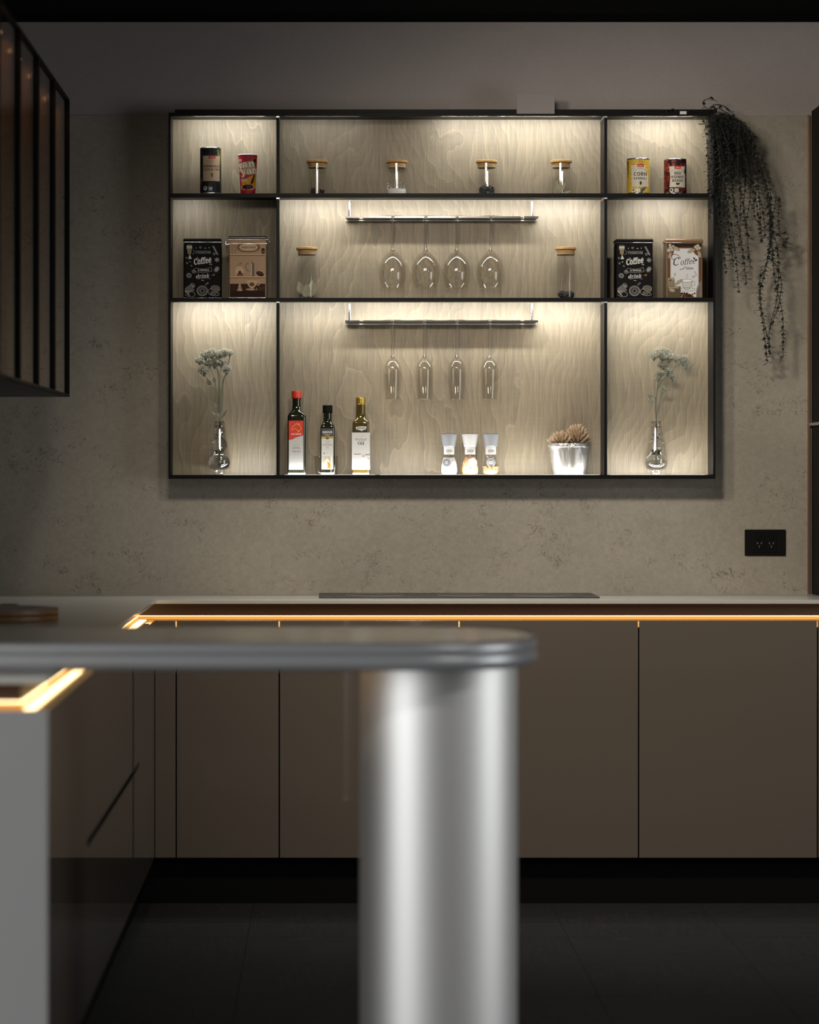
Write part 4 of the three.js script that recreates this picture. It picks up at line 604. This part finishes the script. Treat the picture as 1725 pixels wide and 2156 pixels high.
// ------------------------------------------------------------------ salt and pepper grinders
function grinder(label, px, capMat, fillMat, fillTop, labelMap, discMap, discX) {
  const z = 0.095, k = (FAR - z) / FOCAL, t = thing('spice_grinder', label, 'grinder', [MX(px, z), FT, z], 'spice grinders'), Y = (p) => MY(p, z) - FT, R = 17.4 * k;
  part('glass_body', smoothLathe([[0.012, 0.0008], [R * 0.82, 0.001], [R * 0.98, 0.008], [R, Y(987)], [R * 0.9, Y(974)], [R * 0.68, Y(963)], [R * 0.6, Y(955)], [R * 0.62, Y(942)]], 40, 40), M.glassThin, t);
  const top = Y(fillTop); part('contents', smoothLathe([[0, 0.0018], [R * 0.78, 0.0022], [R * 0.94, 0.0085], [R * 0.955, Y(987)], ...(fillTop < 975 ? [[R * 0.86, Y(974)], [R * 0.64, Y(963)]] : []), [R * (fillTop < 975 ? 0.56 : 0.9), top], [0, top + 0.001]], 32, 40), fillMat, t);
  part('collar_label', wrap(R * 0.645, Y(941) - Y(957)).translate(0, Y(957), 0), std({ map: labelMap, roughness: 0.5 }), t);
  part('brand_disc', new THREE.CylinderGeometry(R * 0.55, R * 0.55, 0.0008, 32).rotateY(Math.PI / 2).rotateX(Math.PI / 2).translate(discX * R, Y(974), R * 0.93), [std({ color: lin(0.5, 0.5, 0.5) }), std({ map: discMap, roughness: 0.4 }), M.greyBox], t);
  part('cap', lathe([[0, Y(941)], [R * 0.74, Y(941)], [R * 0.76, Y(938)], [R * 0.99, Y(917)], [R, Y(915)], [R * 0.94, Y(914)], [0, Y(914)]], 40), capMat, t);
  part('cap_top', lathe([[R * 0.93, Y(914.6)], [R * 0.93, Y(913.2)], [R * 0.6, Y(912.4)], [0, Y(912)]], 40), capTopMat, t);
  return t;
}
const capTopMat = std({ color: lin(0.05, 0.05, 0.055), roughness: 0.4 });
const saxa = (s) => canvasTexture(1024, 160, (g, W, H) => { g.fillStyle = '#d6d6d3'; g.fillRect(0, 0, W, H); text(g, s, 512, 84, 'bold 84px sans-serif', '#5a5a5c'); });
const disc = (bg, fg, a, b) => canvasTexture(256, 256, (g) => { g.fillStyle = bg; g.fillRect(0, 0, 256, 256); g.strokeStyle = fg; g.lineWidth = 8; ell(g, 128, 128, 112, 112, 0); text(g, a, 128, 104, 'bold 46px sans-serif', fg, 'center', 190); text(g, b, 128, 150, 'bold 40px sans-serif', fg, 'center', 190); });
const greyCap = phy({ color: lin(0.30, 0.31, 0.33), roughness: 0.4, clearcoat: 0.3 }), paleCap = phy({ color: lin(0.62, 0.62, 0.60), roughness: 0.4, clearcoat: 0.3 });
const salt = std({ map: dataTexture(128, 64, (a, b) => { const s = 0.80 + 0.1 * noise(a * 60, b * 40); return [s, s, s]; }), roughness: 0.8 });
const pink = std({ map: dataTexture(128, 64, (a, b) => { const s = noise(a * 26, b * 16), k = step(s, -0.1, 0.5); return [0.88, 0.72 - 0.26 * k, 0.58 - 0.42 * k]; }), roughness: 0.8 });
const pepper = std({ map: dataTexture(256, 128, (a, b) => { const s = noise(a * 90, b * 50), k = step(s, 0, 0.5); return [0.58 - 0.42 * k, 0.46 - 0.36 * k, 0.30 - 0.23 * k]; }), roughness: 0.8 });
grinder('grey capped grinder of white sea salt', 946, greyCap, salt, 974, saxa('SAXA'), disc('#6d7073', '#dcdcda', 'SEA', 'SALT'), -0.35);
grinder('pale capped grinder of pink salt, the middle one of three', 990, paleCap, pink, 962, saxa('SAXA'), disc('#e9e2da', '#d8cabd', 'PINK', 'SALT'), 0.25);
grinder('grey capped grinder of mixed pepper beside the pink salt', 1033.5, greyCap, pepper, 980, saxa('SAXA'), disc('#7b7e80', '#e2e2df', 'BLACK', 'PEPPER'), -0.02);

// ------------------------------------------------------------------ succulent in a silver pot
{
  const z = 0.078, k = (FAR - z) / FOCAL, t = thing('potted_succulent', 'dry tan succulent in a crinkled silver pot', 'potted plant', [MX(1198.5, z), FT, z]), Y = (p) => MY(p, z) - FT, H = Y(934), rt = 44.5 * k, rb = 33 * k, sq = 0.86;
  const prof = [[0.001, 0.0006], [rb * 0.96, 0.0006], [rb, 0.003], [rb + (rt * 0.93 - rb) * 0.5, H * 0.45], [rt * 0.93, H * 0.84], [rt * 0.985, H * 0.9], [rt, H * 0.96], [rt * 0.985, H], [rt * 0.93, H], [rt * 0.9, H * 0.93]];
  const g = new THREE.LatheGeometry(new THREE.SplineCurve(prof.map((p) => new THREE.Vector2(...p))).getPoints(40).map((p) => { p.x = Math.max(p.x, 1e-4); return p; }), 120), p = g.attributes.position;
  for (let i = 0; i < p.count; i++) { const x = p.getX(i), y = p.getY(i), zz = p.getZ(i), a = Math.atan2(x, zz), n = 0.0030 * fbm(a * 12 + 30, y * 150, 4) - 0.007 * Math.exp(-((((a - 0.03) / 0.10)) ** 2)) + 0.003 * Math.exp(-((((a + 0.13) / 0.05)) ** 2)) * step(y, 0.002, 0.02) * (1 - step(y, H * 0.8, H * 0.9)), r = Math.hypot(x, zz) || 1; p.setXYZ(i, x * (1 + n / Math.max(r, 0.02)), y + (y > H * 0.9 ? 0.0012 * fbm(a * 5, 3) : 0), zz * (1 + n / Math.max(r, 0.02)) * sq); }
  g.computeVertexNormals(); part('pot', g, M.silverLeaf, t);
  part('soil', cyl(rt * 0.88, rt * 0.9, 0.004, 0, H * 0.92, 0, 40).scale(1, 1, sq), std({ color: lin(0.06, 0.045, 0.03), roughness: 1 }), t);
  // fleshy pointed leaves in two domed rosettes
  const leaf = smoothLathe([[0.0004, 0], [0.0036, 0.004], [0.0047, 0.011], [0.0042, 0.018], [0.0022, 0.0235], [0.0001, 0.0255]], 9, 10).scale(1, 1, 0.85), up = new THREE.Vector3(0, 1, 0);
  for (const [cx, cy, cz, n, R, tall] of [[-0.031, H * 0.95, 0.008, 40, 0.034, 1.0], [0.028, H * 0.98, -0.002, 60, 0.040, 2.0]]) for (let i = 0; i < n; i++) {
    const v = (i + 0.5) / n, a = i * 2.39996, th = Math.acos(1 - v * 0.96), dir = new THREE.Vector3(Math.sin(th) * Math.cos(a), Math.cos(th), Math.sin(th) * Math.sin(a) * 0.85);
    const m = part('succulent_leaf', leaf, M.succulent, t); m.position.set(cx + dir.x * R * 0.5, cy + dir.y * R * 0.5 * tall, cz + dir.z * R * 0.5);
    m.quaternion.setFromUnitVectors(up, dir.clone().add(new THREE.Vector3(0, 0.55, 0)).normalize()); const sc = range(0.85, 1.1); m.scale.set(sc, sc * 1.35, sc);
  }
}
// ------------------------------------------------------------------ flower vases
function vase(label, px, innerMat, spec) {
  const z = 0.075, k = (FAR - z) / FOCAL, X = MX(px, z), t = thing('flower_vase', label, 'vase', [X, FT, z]), Y = (p) => MY(p, z) - FT, x = (p) => MX(p, z) - X, b = 0.0175;
  part('clear_foot', lathe([[0, 0.0004], [0.021, 0.0004], [0.022, 0.002], [0.022, b - 0.002], [0.021, b], [0, b]], 40), M.glassThin, t);
  part('outer_glass', smoothLathe([[0.004, b + 0.0006], [0.03, b + 0.002], [0.0415, b + 0.018], [0.041, b + 0.045], [0.034, b + 0.085], [0.026, b + 0.125], [0.0215, b + 0.150], [0.0195, b + 0.168]], 48, 48), M.glassOuter, t);
  part('inner_bulbs', smoothLathe([[0.0001, b + 0.003], [0.026, b + 0.006], [0.0375, b + 0.024], [0.030, b + 0.043], [0.0135, b + 0.056], [0.0135, b + 0.062], [0.0275, b + 0.082], [0.0235, b + 0.100], [0.0105, b + 0.114], [0.0115, b + 0.120], [0.0195, b + 0.136], [0.014, b + 0.150], [0.0105, b + 0.158], [0.0145, b + 0.169], [0.008, b + 0.1702], [0.0001, b + 0.1703]], 48, 120), innerMat, t);
  const mouth = [0, b + 0.165, 0];
  spec.stems.forEach((pts) => part('flower_stem', tube([[0.001 * range(-3, 3), b + 0.02, 0], mouth, ...pts.map(([a, c, d = 0]) => [x(a), Y(c), d])], 0.0011, 24, 5), M.sageStem, t));
  spec.heads.forEach(([a, c, r, d = 0]) => {
    const cx = x(a), cy = Y(c), rr = r * k, geos = [], n = Math.round(34 + r * 8), twigs = [];
    for (let i = 0; i < n; i++) { const u = range(-1, 1), th = range(0, 6.283), q = 0.72 + 0.3 * rnd(), s = Math.sqrt(1 - u * u); const px_ = s * Math.cos(th) * rr * q, py_ = (u * 0.72 + 0.15) * rr * q, pz_ = s * Math.sin(th) * rr * q * 0.8; const f = new THREE.OctahedronGeometry(range(0.0013, 0.0026), 0).rotateX(rnd() * 3).translate(cx + px_, cy + py_, d + pz_); geos.push(f); if (i % 3 === 0) twigs.push(tube([[cx, cy - rr * 0.9, d], [cx + px_ * 0.5, cy + py_ * 0.4 - rr * 0.25, d + pz_ * 0.5], [cx + px_, cy + py_, d + pz_]], 0.0006, 4, 4)); }
    const head = part('flower_head', merge(geos), M.floret, t, 'stuff'); part('twigs', merge(twigs), M.sageStem, head, 'stuff');
  });
  spec.leaves.forEach(([a, c, len, w, rot, tilt = 0.3]) => part('leaf', leafGeo(len, w, 0.15).rotateX(tilt).rotateZ(rot).translate(x(a), Y(c), 0.008), M.sageLeaf, t));
}
M.glassOuter = phy({ color: lin(0.94, 0.94, 0.93), roughness: 0, transmission: 1, thickness: 0, ior: 1.9 });
M.glassVase = phy({ color: lin(0.97, 0.97, 0.96), roughness: 0, transmission: 1, thickness: 0.02, ior: 1.36 });
M.sageLeaf = std({ color: lin(0.155, 0.155, 0.105), roughness: 0.65, side: THREE.DoubleSide });
vase('smoky bulb vase with a dense sage flower bunch, under the black tin', 462, M.glassSmoke, {
  stems: [[[458, 840], [452, 800], [440, 765]], [[460, 830], [459, 790], [455, 760]], [[462, 820], [463, 790], [470, 755]], [[466, 835], [470, 800], [480, 785]], [[455, 845], [449, 815], [431, 790]], [[462, 800], [456, 775], [424, 765]], [[468, 850], [470, 810], [484, 752]]],
  heads: [[421, 760, 11, 0.01], [433, 749, 13], [447, 745, 14, 0.006], [461, 747, 13, -0.006], [474, 743, 12, 0.004], [484, 744, 9], [430, 782, 13, 0.01], [478, 779, 12, 0.008], [452, 764, 15, -0.01], [466, 764, 12, 0.004], [440, 768, 11, -0.004]],
  leaves: [[460, 878, 0.034, 0.013, 0.95], [464, 880, 0.042, 0.014, -0.7], [459, 862, 0.03, 0.011, 0.5], [455, 822, 0.026, 0.010, 1.2], [449, 818, 0.018, 0.009, 1.35], [452, 806, 0.022, 0.014, 0.1], [444, 812, 0.03, 0.016, 0.5], [462, 882, 0.026, 0.012, 0.25], [466, 824, 0.016, 0.006, -0.4]],
});
vase('clear bulb vase with a leaning sage flower spray, under the white fronted tin', 1382, M.glassVase, {
  stems: [[[1381, 850], [1385, 815], [1396, 770]], [[1380, 840], [1380, 800], [1390, 790]], [[1387, 860], [1396, 826], [1400, 812]], [[1384, 825], [1394, 800], [1416, 796]], [[1385, 820], [1420, 775], [1436, 765]]],
  heads: [[1395, 746, 19], [1377, 751, 11, 0.008], [1409, 754, 13, -0.004], [1438, 759, 15, 0.006], [1445, 771, 9], [1424, 755, 10], [1398, 771, 13, -0.006], [1390, 788, 13, 0.008], [1406, 783, 13], [1416, 797, 9], [1385, 797, 9, 0.004]],
  leaves: [[1378, 848, 0.030, 0.011, 0.65], [1376, 842, 0.034, 0.011, 0.85], [1397, 824, 0.026, 0.010, -1.15], [1395, 824, 0.024, 0.016, -0.2], [1377, 850, 0.03, 0.008, 1.1], [1392, 826, 0.018, 0.012, 0.4], [1379, 838, 0.018, 0.01, 0.1], [1400, 828, 0.02, 0.008, 0.9]],
});

// ================================================================== ON AND AROUND THE SHELF
{
  const z = 0.13, t = thing('trailing_plant', 'dark trailing artificial plant hanging from the shelf corner', 'plant', [MX(1500, z), YT, z]);
  const leaf = [0.015, 0.019, 0.017].map((l) => leafGeo(l, l * 0.6, 0.25, 3));
  const vine = (pts, dens = 1, size = 1) => {
    const P = pts.map(([a, b, d]) => [MX(a, d ?? z), MY(b, d ?? z), d ?? z]), curve = new THREE.CatmullRomCurve3(P.map((p) => new THREE.Vector3(...p))), L = curve.getLength(), n = Math.max(4, Math.round(L / 0.0125 * dens));
    const v = partW('vine', tube(P, 0.0011, Math.round(L * 60) + 8, 4), M.plantStem, t), geos = [];
    for (let i = 1; i <= n; i++) { const u = i / n, p = curve.getPointAt(u), a = (i % 2) * 1.57 + range(-0.3, 0.3); for (const s of [0, Math.PI]) { const m = new THREE.Matrix4().compose(p, new THREE.Quaternion().setFromEuler(new THREE.Euler(range(-0.3, 0.3), a + s, 0, 'YXZ')).multiply(new THREE.Quaternion().setFromEuler(new THREE.Euler(range(1.35, 2.1), 0, 0))), new THREE.Vector3().setScalar(size * range(0.75, 1.2))); geos.push(leaf[(rnd() * 3) | 0].clone().applyMatrix4(m)); } }
    partW('foliage', merge(geos), M.plantLeaf, v, 'stuff');
  };
  M.plantLeaf = std({ color: lin(0.030, 0.034, 0.029), roughness: 0.38, side: THREE.DoubleSide });
  // runners over the corner, then the long strands, listed from the shelf outwards
  vine([[1510, 236], [1486, 228], [1482, 214], [1500, 206], [1506, 212], [1500, 206], [1498, 203]], 0.7);
  vine([[1488, 232], [1503, 222], [1515, 220], [1530, 226], [1545, 240]], 0.9); vine([[1494, 236], [1510, 228], [1535, 240], [1560, 255], [1575, 275]], 1);
  vine([[1480, 240], [1470, 236], [1455, 233], [1440, 236], [1425, 235], [1402, 237]], 0.5, 0.9); vine([[1470, 238], [1480, 250], [1486, 265], [1484, 280]], 0.8, 1.2);
  for (const [a, b, c] of [[1400, 236, 1415], [1408, 233, 1424], [1416, 236, 1400]]) vine([[a, b], [(a + c) / 2, b - 3], [c, b + 1]], 1.4, 0.9);
  const zz = [0.155, 0.17, 0.14, 0.12, 0.16, 0.1];
  const S = [[[1488, 250], [1490, 330], [1494, 400], [1495, 463]], [[1494, 246], [1500, 340], [1498, 420], [1496, 445]], [[1497, 240], [1506, 330], [1510, 430], [1520, 500], [1529, 570]], [[1500, 240], [1514, 320], [1515, 420], [1512, 488]], [[1505, 240], [1522, 300], [1528, 400], [1540, 470], [1550, 545], [1556, 611]], [[1508, 240], [1530, 310], [1545, 420], [1560, 500], [1572, 594]],
    [[1505, 238], [1540, 270], [1556, 350], [1560, 430], [1556, 520]], [[1510, 238], [1545, 262], [1570, 330], [1580, 400], [1572, 470]], [[1510, 236], [1556, 256], [1588, 320], [1598, 400], [1602, 470], [1604, 511]], [[1512, 236], [1566, 262], [1596, 330], [1612, 400], [1622, 470], [1618, 540], [1604, 580]], [[1512, 234], [1570, 262], [1598, 320], [1618, 370], [1624, 430], [1626, 520], [1634, 600], [1648, 660], [1649, 749]],
    [[1560, 300], [1600, 350], [1618, 410], [1623, 500], [1612, 570], [1600, 620], [1608, 690], [1616, 764]], [[1590, 330], [1616, 400], [1628, 480], [1640, 550], [1634, 640], [1620, 700], [1623, 749]], [[1612, 480], [1628, 450], [1637, 412], [1643, 419], [1640, 450], [1645, 500], [1659, 512], [1646, 520]], [[1622, 490], [1645, 492], [1658, 488], [1656, 510], [1640, 516], [1624, 540]], [[1604, 560], [1600, 600], [1604, 650], [1618, 720], [1620, 745]],
    [[1500, 244], [1520, 270], [1535, 330], [1536, 400], [1530, 460]], [[1520, 250], [1540, 300], [1568, 380], [1566, 450], [1578, 500]], [[1515, 240], [1548, 280], [1574, 350], [1592, 420], [1600, 480]], [[1500, 242], [1512, 280], [1524, 350], [1520, 440], [1524, 500]], [[1530, 250], [1575, 300], [1596, 360], [1588, 430], [1590, 460]],
    [[1506, 260], [1518, 340], [1530, 430], [1540, 520], [1545, 560]], [[1520, 270], [1548, 350], [1566, 430], [1576, 520], [1580, 560]], [[1500, 300], [1508, 380], [1518, 450], [1536, 520]], [[1540, 280], [1584, 370], [1606, 440], [1612, 500]], [[1618, 540], [1640, 568], [1646, 600], [1640, 640], [1634, 660], [1622, 690]], [[1498, 240], [1500, 290], [1506, 360], [1504, 410]]];
  S.forEach((p, i) => { const d = zz[i % 6] + (i > 5 ? 0.02 : 0); vine(p.map(([a, b]) => [a, b, d]), i < 6 ? 1.05 : 0.95); });
  for (let i = 0; i < 24; i++) { const a = range(1495, 1590), top = 236 + Math.max(0, a - 1530) * 0.75, d = range(0.06, 0.2); vine([[a, top, d], [a + range(-6, 14), top + range(30, 60), d], [a + range(-10, 18), top + range(70, 130), d + 0.01]], 1.25, 1.1); }
  partW('tag', rbox(MX(1432, 0.155), MX(1446, 0.155), MY(240.5, 0.155), MY(234, 0.155), 0.1535, 0.155, 0.0004, 1), M.white, t);
}
{
  const z = 0.152, t = thing('blank_card', 'blank pale grey card clipped to the shelf top', 'card', [MX(1128, z), MY(240, z), z]);
  partW('card', rbox(MX(1088, z), MX(1168, z), MY(240, z), MY(196, z), z, z + 0.006, 0.001, 1), M.greyBox, t);
  partW('clip', rbox(MX(1118, z), MX(1138, z), YT + 0.0156, YT + 0.0176, 0.10, z, 0.0005, 1), M.greyBox, t);
}
// black double socket
{
  const x0 = MX(1569, 0.01), x1 = MX(1655, 0.01), y0 = MY(1170, 0.01), y1 = MY(1115, 0.01), xm = (x0 + x1) / 2, t = thing('wall_socket', 'black double wall socket on the stone cladding', 'socket', [xm, y0, 0]);
  partW('plate', rbox(x0, x1, y0, y1, 0.0002, 0.009, 0.003), M.black, t);
  for (const c of [xm - 0.021, xm + 0.021]) {
    const m = partW('module', rbox(c - 0.0195, c + 0.0195, y0 + 0.010, y1 - 0.008, 0.0085, 0.0105, 0.001), M.blackFrame, t);
    partW('switch', rbox(c - 0.007, c + 0.007, y1 - 0.034, y1 - 0.014, 0.0105, 0.0135, 0.001), M.blackFrame, m);
    for (const [dx, dy, a] of [[-0.007, -0.006, 0.5], [0.007, -0.006, -0.5], [0, -0.018, 0]]) partW('pin_slot', new THREE.BoxGeometry(0.0018, 0.0075, 0.0006).rotateZ(a).translate(c + dx, (y0 + y1) / 2 + dy + 0.004, 0.0107), M.greyBox, m);
  }
}
// round boards on the side worktop
{
  const cx = -0.945, cz = 1.80, r = 0.17, t = thing('round_board', 'lower of two stacked round wooden boards on the side worktop', 'board', [cx, TOP, cz]), h = 0.0165;
  const disc3 = (y) => lathe([[0, y], [r - 0.002, y], [r, y + 0.002], [r, y + h - 0.002], [r - 0.002, y + h], [0, y + h]], 72);
  part('board', disc3(0.0003), M.boardWood, t);
  M.boardWood = std({ map: bambooMap, color: lin(0.42, 0.36, 0.3), roughness: 0.5 }); t.children[0].material = M.boardWood;
  const u = thing('round_board', 'upper of two stacked round wooden boards, with a short handle', 'board', [cx, TOP + h + 0.0012, cz]);
  part('board', disc3(0), M.boardWood, u);
  part('grey_reflection', cyl(r * 0.93, r * 0.93, 0.0012, 0, h + 0.0007, 0, 64), M.greyBox, u);  // grey reflection on the board top, put in as a thin disc
  part('handle', rbox(-0.02, 0.032, 0.003, 0.019, -r - 0.06, -r * 0.97, 0.004), M.boardWood, u);
}
// dark tall unit standing on the worktop
{
  const x0 = MX(1709, 0), t = thing('dark_cabinet', 'tall black cabinet standing on the worktop at the edge of view', 'cabinet', [x0 + 0.3, TOP, 0.2]);
  partW('body', rbox(x0, x0 + 0.7, TOP + 0.0003, 2.72, 0.001, 0.4, 0.002), M.black, t);
  partW('door', rbox(x0, x0 + 0.7, TOP + 0.01, 2.70, 0.4025, 0.4225, 0.002), M.blackFrame, t);
  partW('side_handle', rbox(x0 - 0.010, x0 - 0.001, MY(896.5, 0.05), MY(890, 0.05), 0.01, 0.3, 0.002), M.satin, t);
  const c = structure('trim_1', [MX(1703, 0), TOP, 0]);
  partW('edge_trim', rbox(MX(1700.5, 0), MX(1706, 0), TOP + 0.0003, 2.705, 0.0003, 0.008, 0.001, 1), M.copper, c);
}
// ================================================================== BRONZE GLASS WALL CABINET
{
  const xf = -0.85, x0 = -1.249, z0 = 0.61, zs = 0.5, n = 5, z1 = z0 + n * zs, y0 = 1.70, y1 = 2.68, t = thing('glass_wall_cabinet', 'bronze glass fronted wall cabinet with thin black frames', 'cabinet', [-1.05, y0, (z0 + z1) / 2]);
  partW('top_panel', box(x0, xf - 0.022, y1 - 0.018, y1, z0, z1), M.black, t);
  partW('bottom_panel', box(x0, xf - 0.022, y0, y0 + 0.018, z0, z1), M.darkWallPanel ?? M.darkWall, t);
  partW('back_panel', box(x0, x0 + 0.012, y0 + 0.018, y1 - 0.018, z0, z1), M.bronzeWood, t);
  for (let i = 0; i <= n; i++) { const z = clamp(z0 + i * zs, z0 + 0.009, z1 - 0.009); partW('partition', box(x0 + 0.012, xf - 0.024, y0 + 0.018, y1 - 0.018, z - 0.009, z + 0.009), M.bronzeWood, t); }
  for (let i = 0; i < n; i++) {
    const a = z0 + i * zs + 0.0015, b = a + zs - 0.003, w = 0.016, d = new THREE.Group(); d.name = 'door'; t.add(d);
    partW('frame', merge([box(xf - 0.02, xf, y0, y1, a, a + w), box(xf - 0.02, xf, y0, y1, b - w, b), box(xf - 0.02, xf, y0, y0 + w * 0.5, a + w, b - w), box(xf - 0.02, xf, y1 - w * 0.5, y1, a + w, b - w)]), M.black, d);
    partW('pane', box(xf - 0.012, xf - 0.008, y0 + w * 0.5, y1 - w * 0.5, a + w, b - w), M.glassBronze, d);
    for (const y of [2.0, 2.32]) partW('glass_shelf', box(x0 + 0.014, xf - 0.06, y, y + 0.008, z0 + i * zs + 0.011, z0 + (i + 1) * zs - 0.011), M.glassThin, t);
    const zc = z0 + (i + 0.5) * zs; partW('led_strip', box(xf - 0.055, xf - 0.045, y1 - 0.024, y1 - 0.018, zc - 0.2, zc + 0.2), M.ledBronze, t);
    { const cl = new THREE.RectAreaLight(lin(1, 0.66, 0.36), 22, 0.01, 0.4); cl.name = 'cabinet_led'; cl.position.set(xf - 0.05, y1 - 0.026, zc); cl.rotation.x = -Math.PI / 2; scene.add(cl); }
  }
}

scene.traverse((o) => { if (o.isMesh) { o.castShadow = o.receiveShadow = true; } if (o.isLight && !o.isRectAreaLight) o.castShadow = true; });
renderer.render(scene, camera);
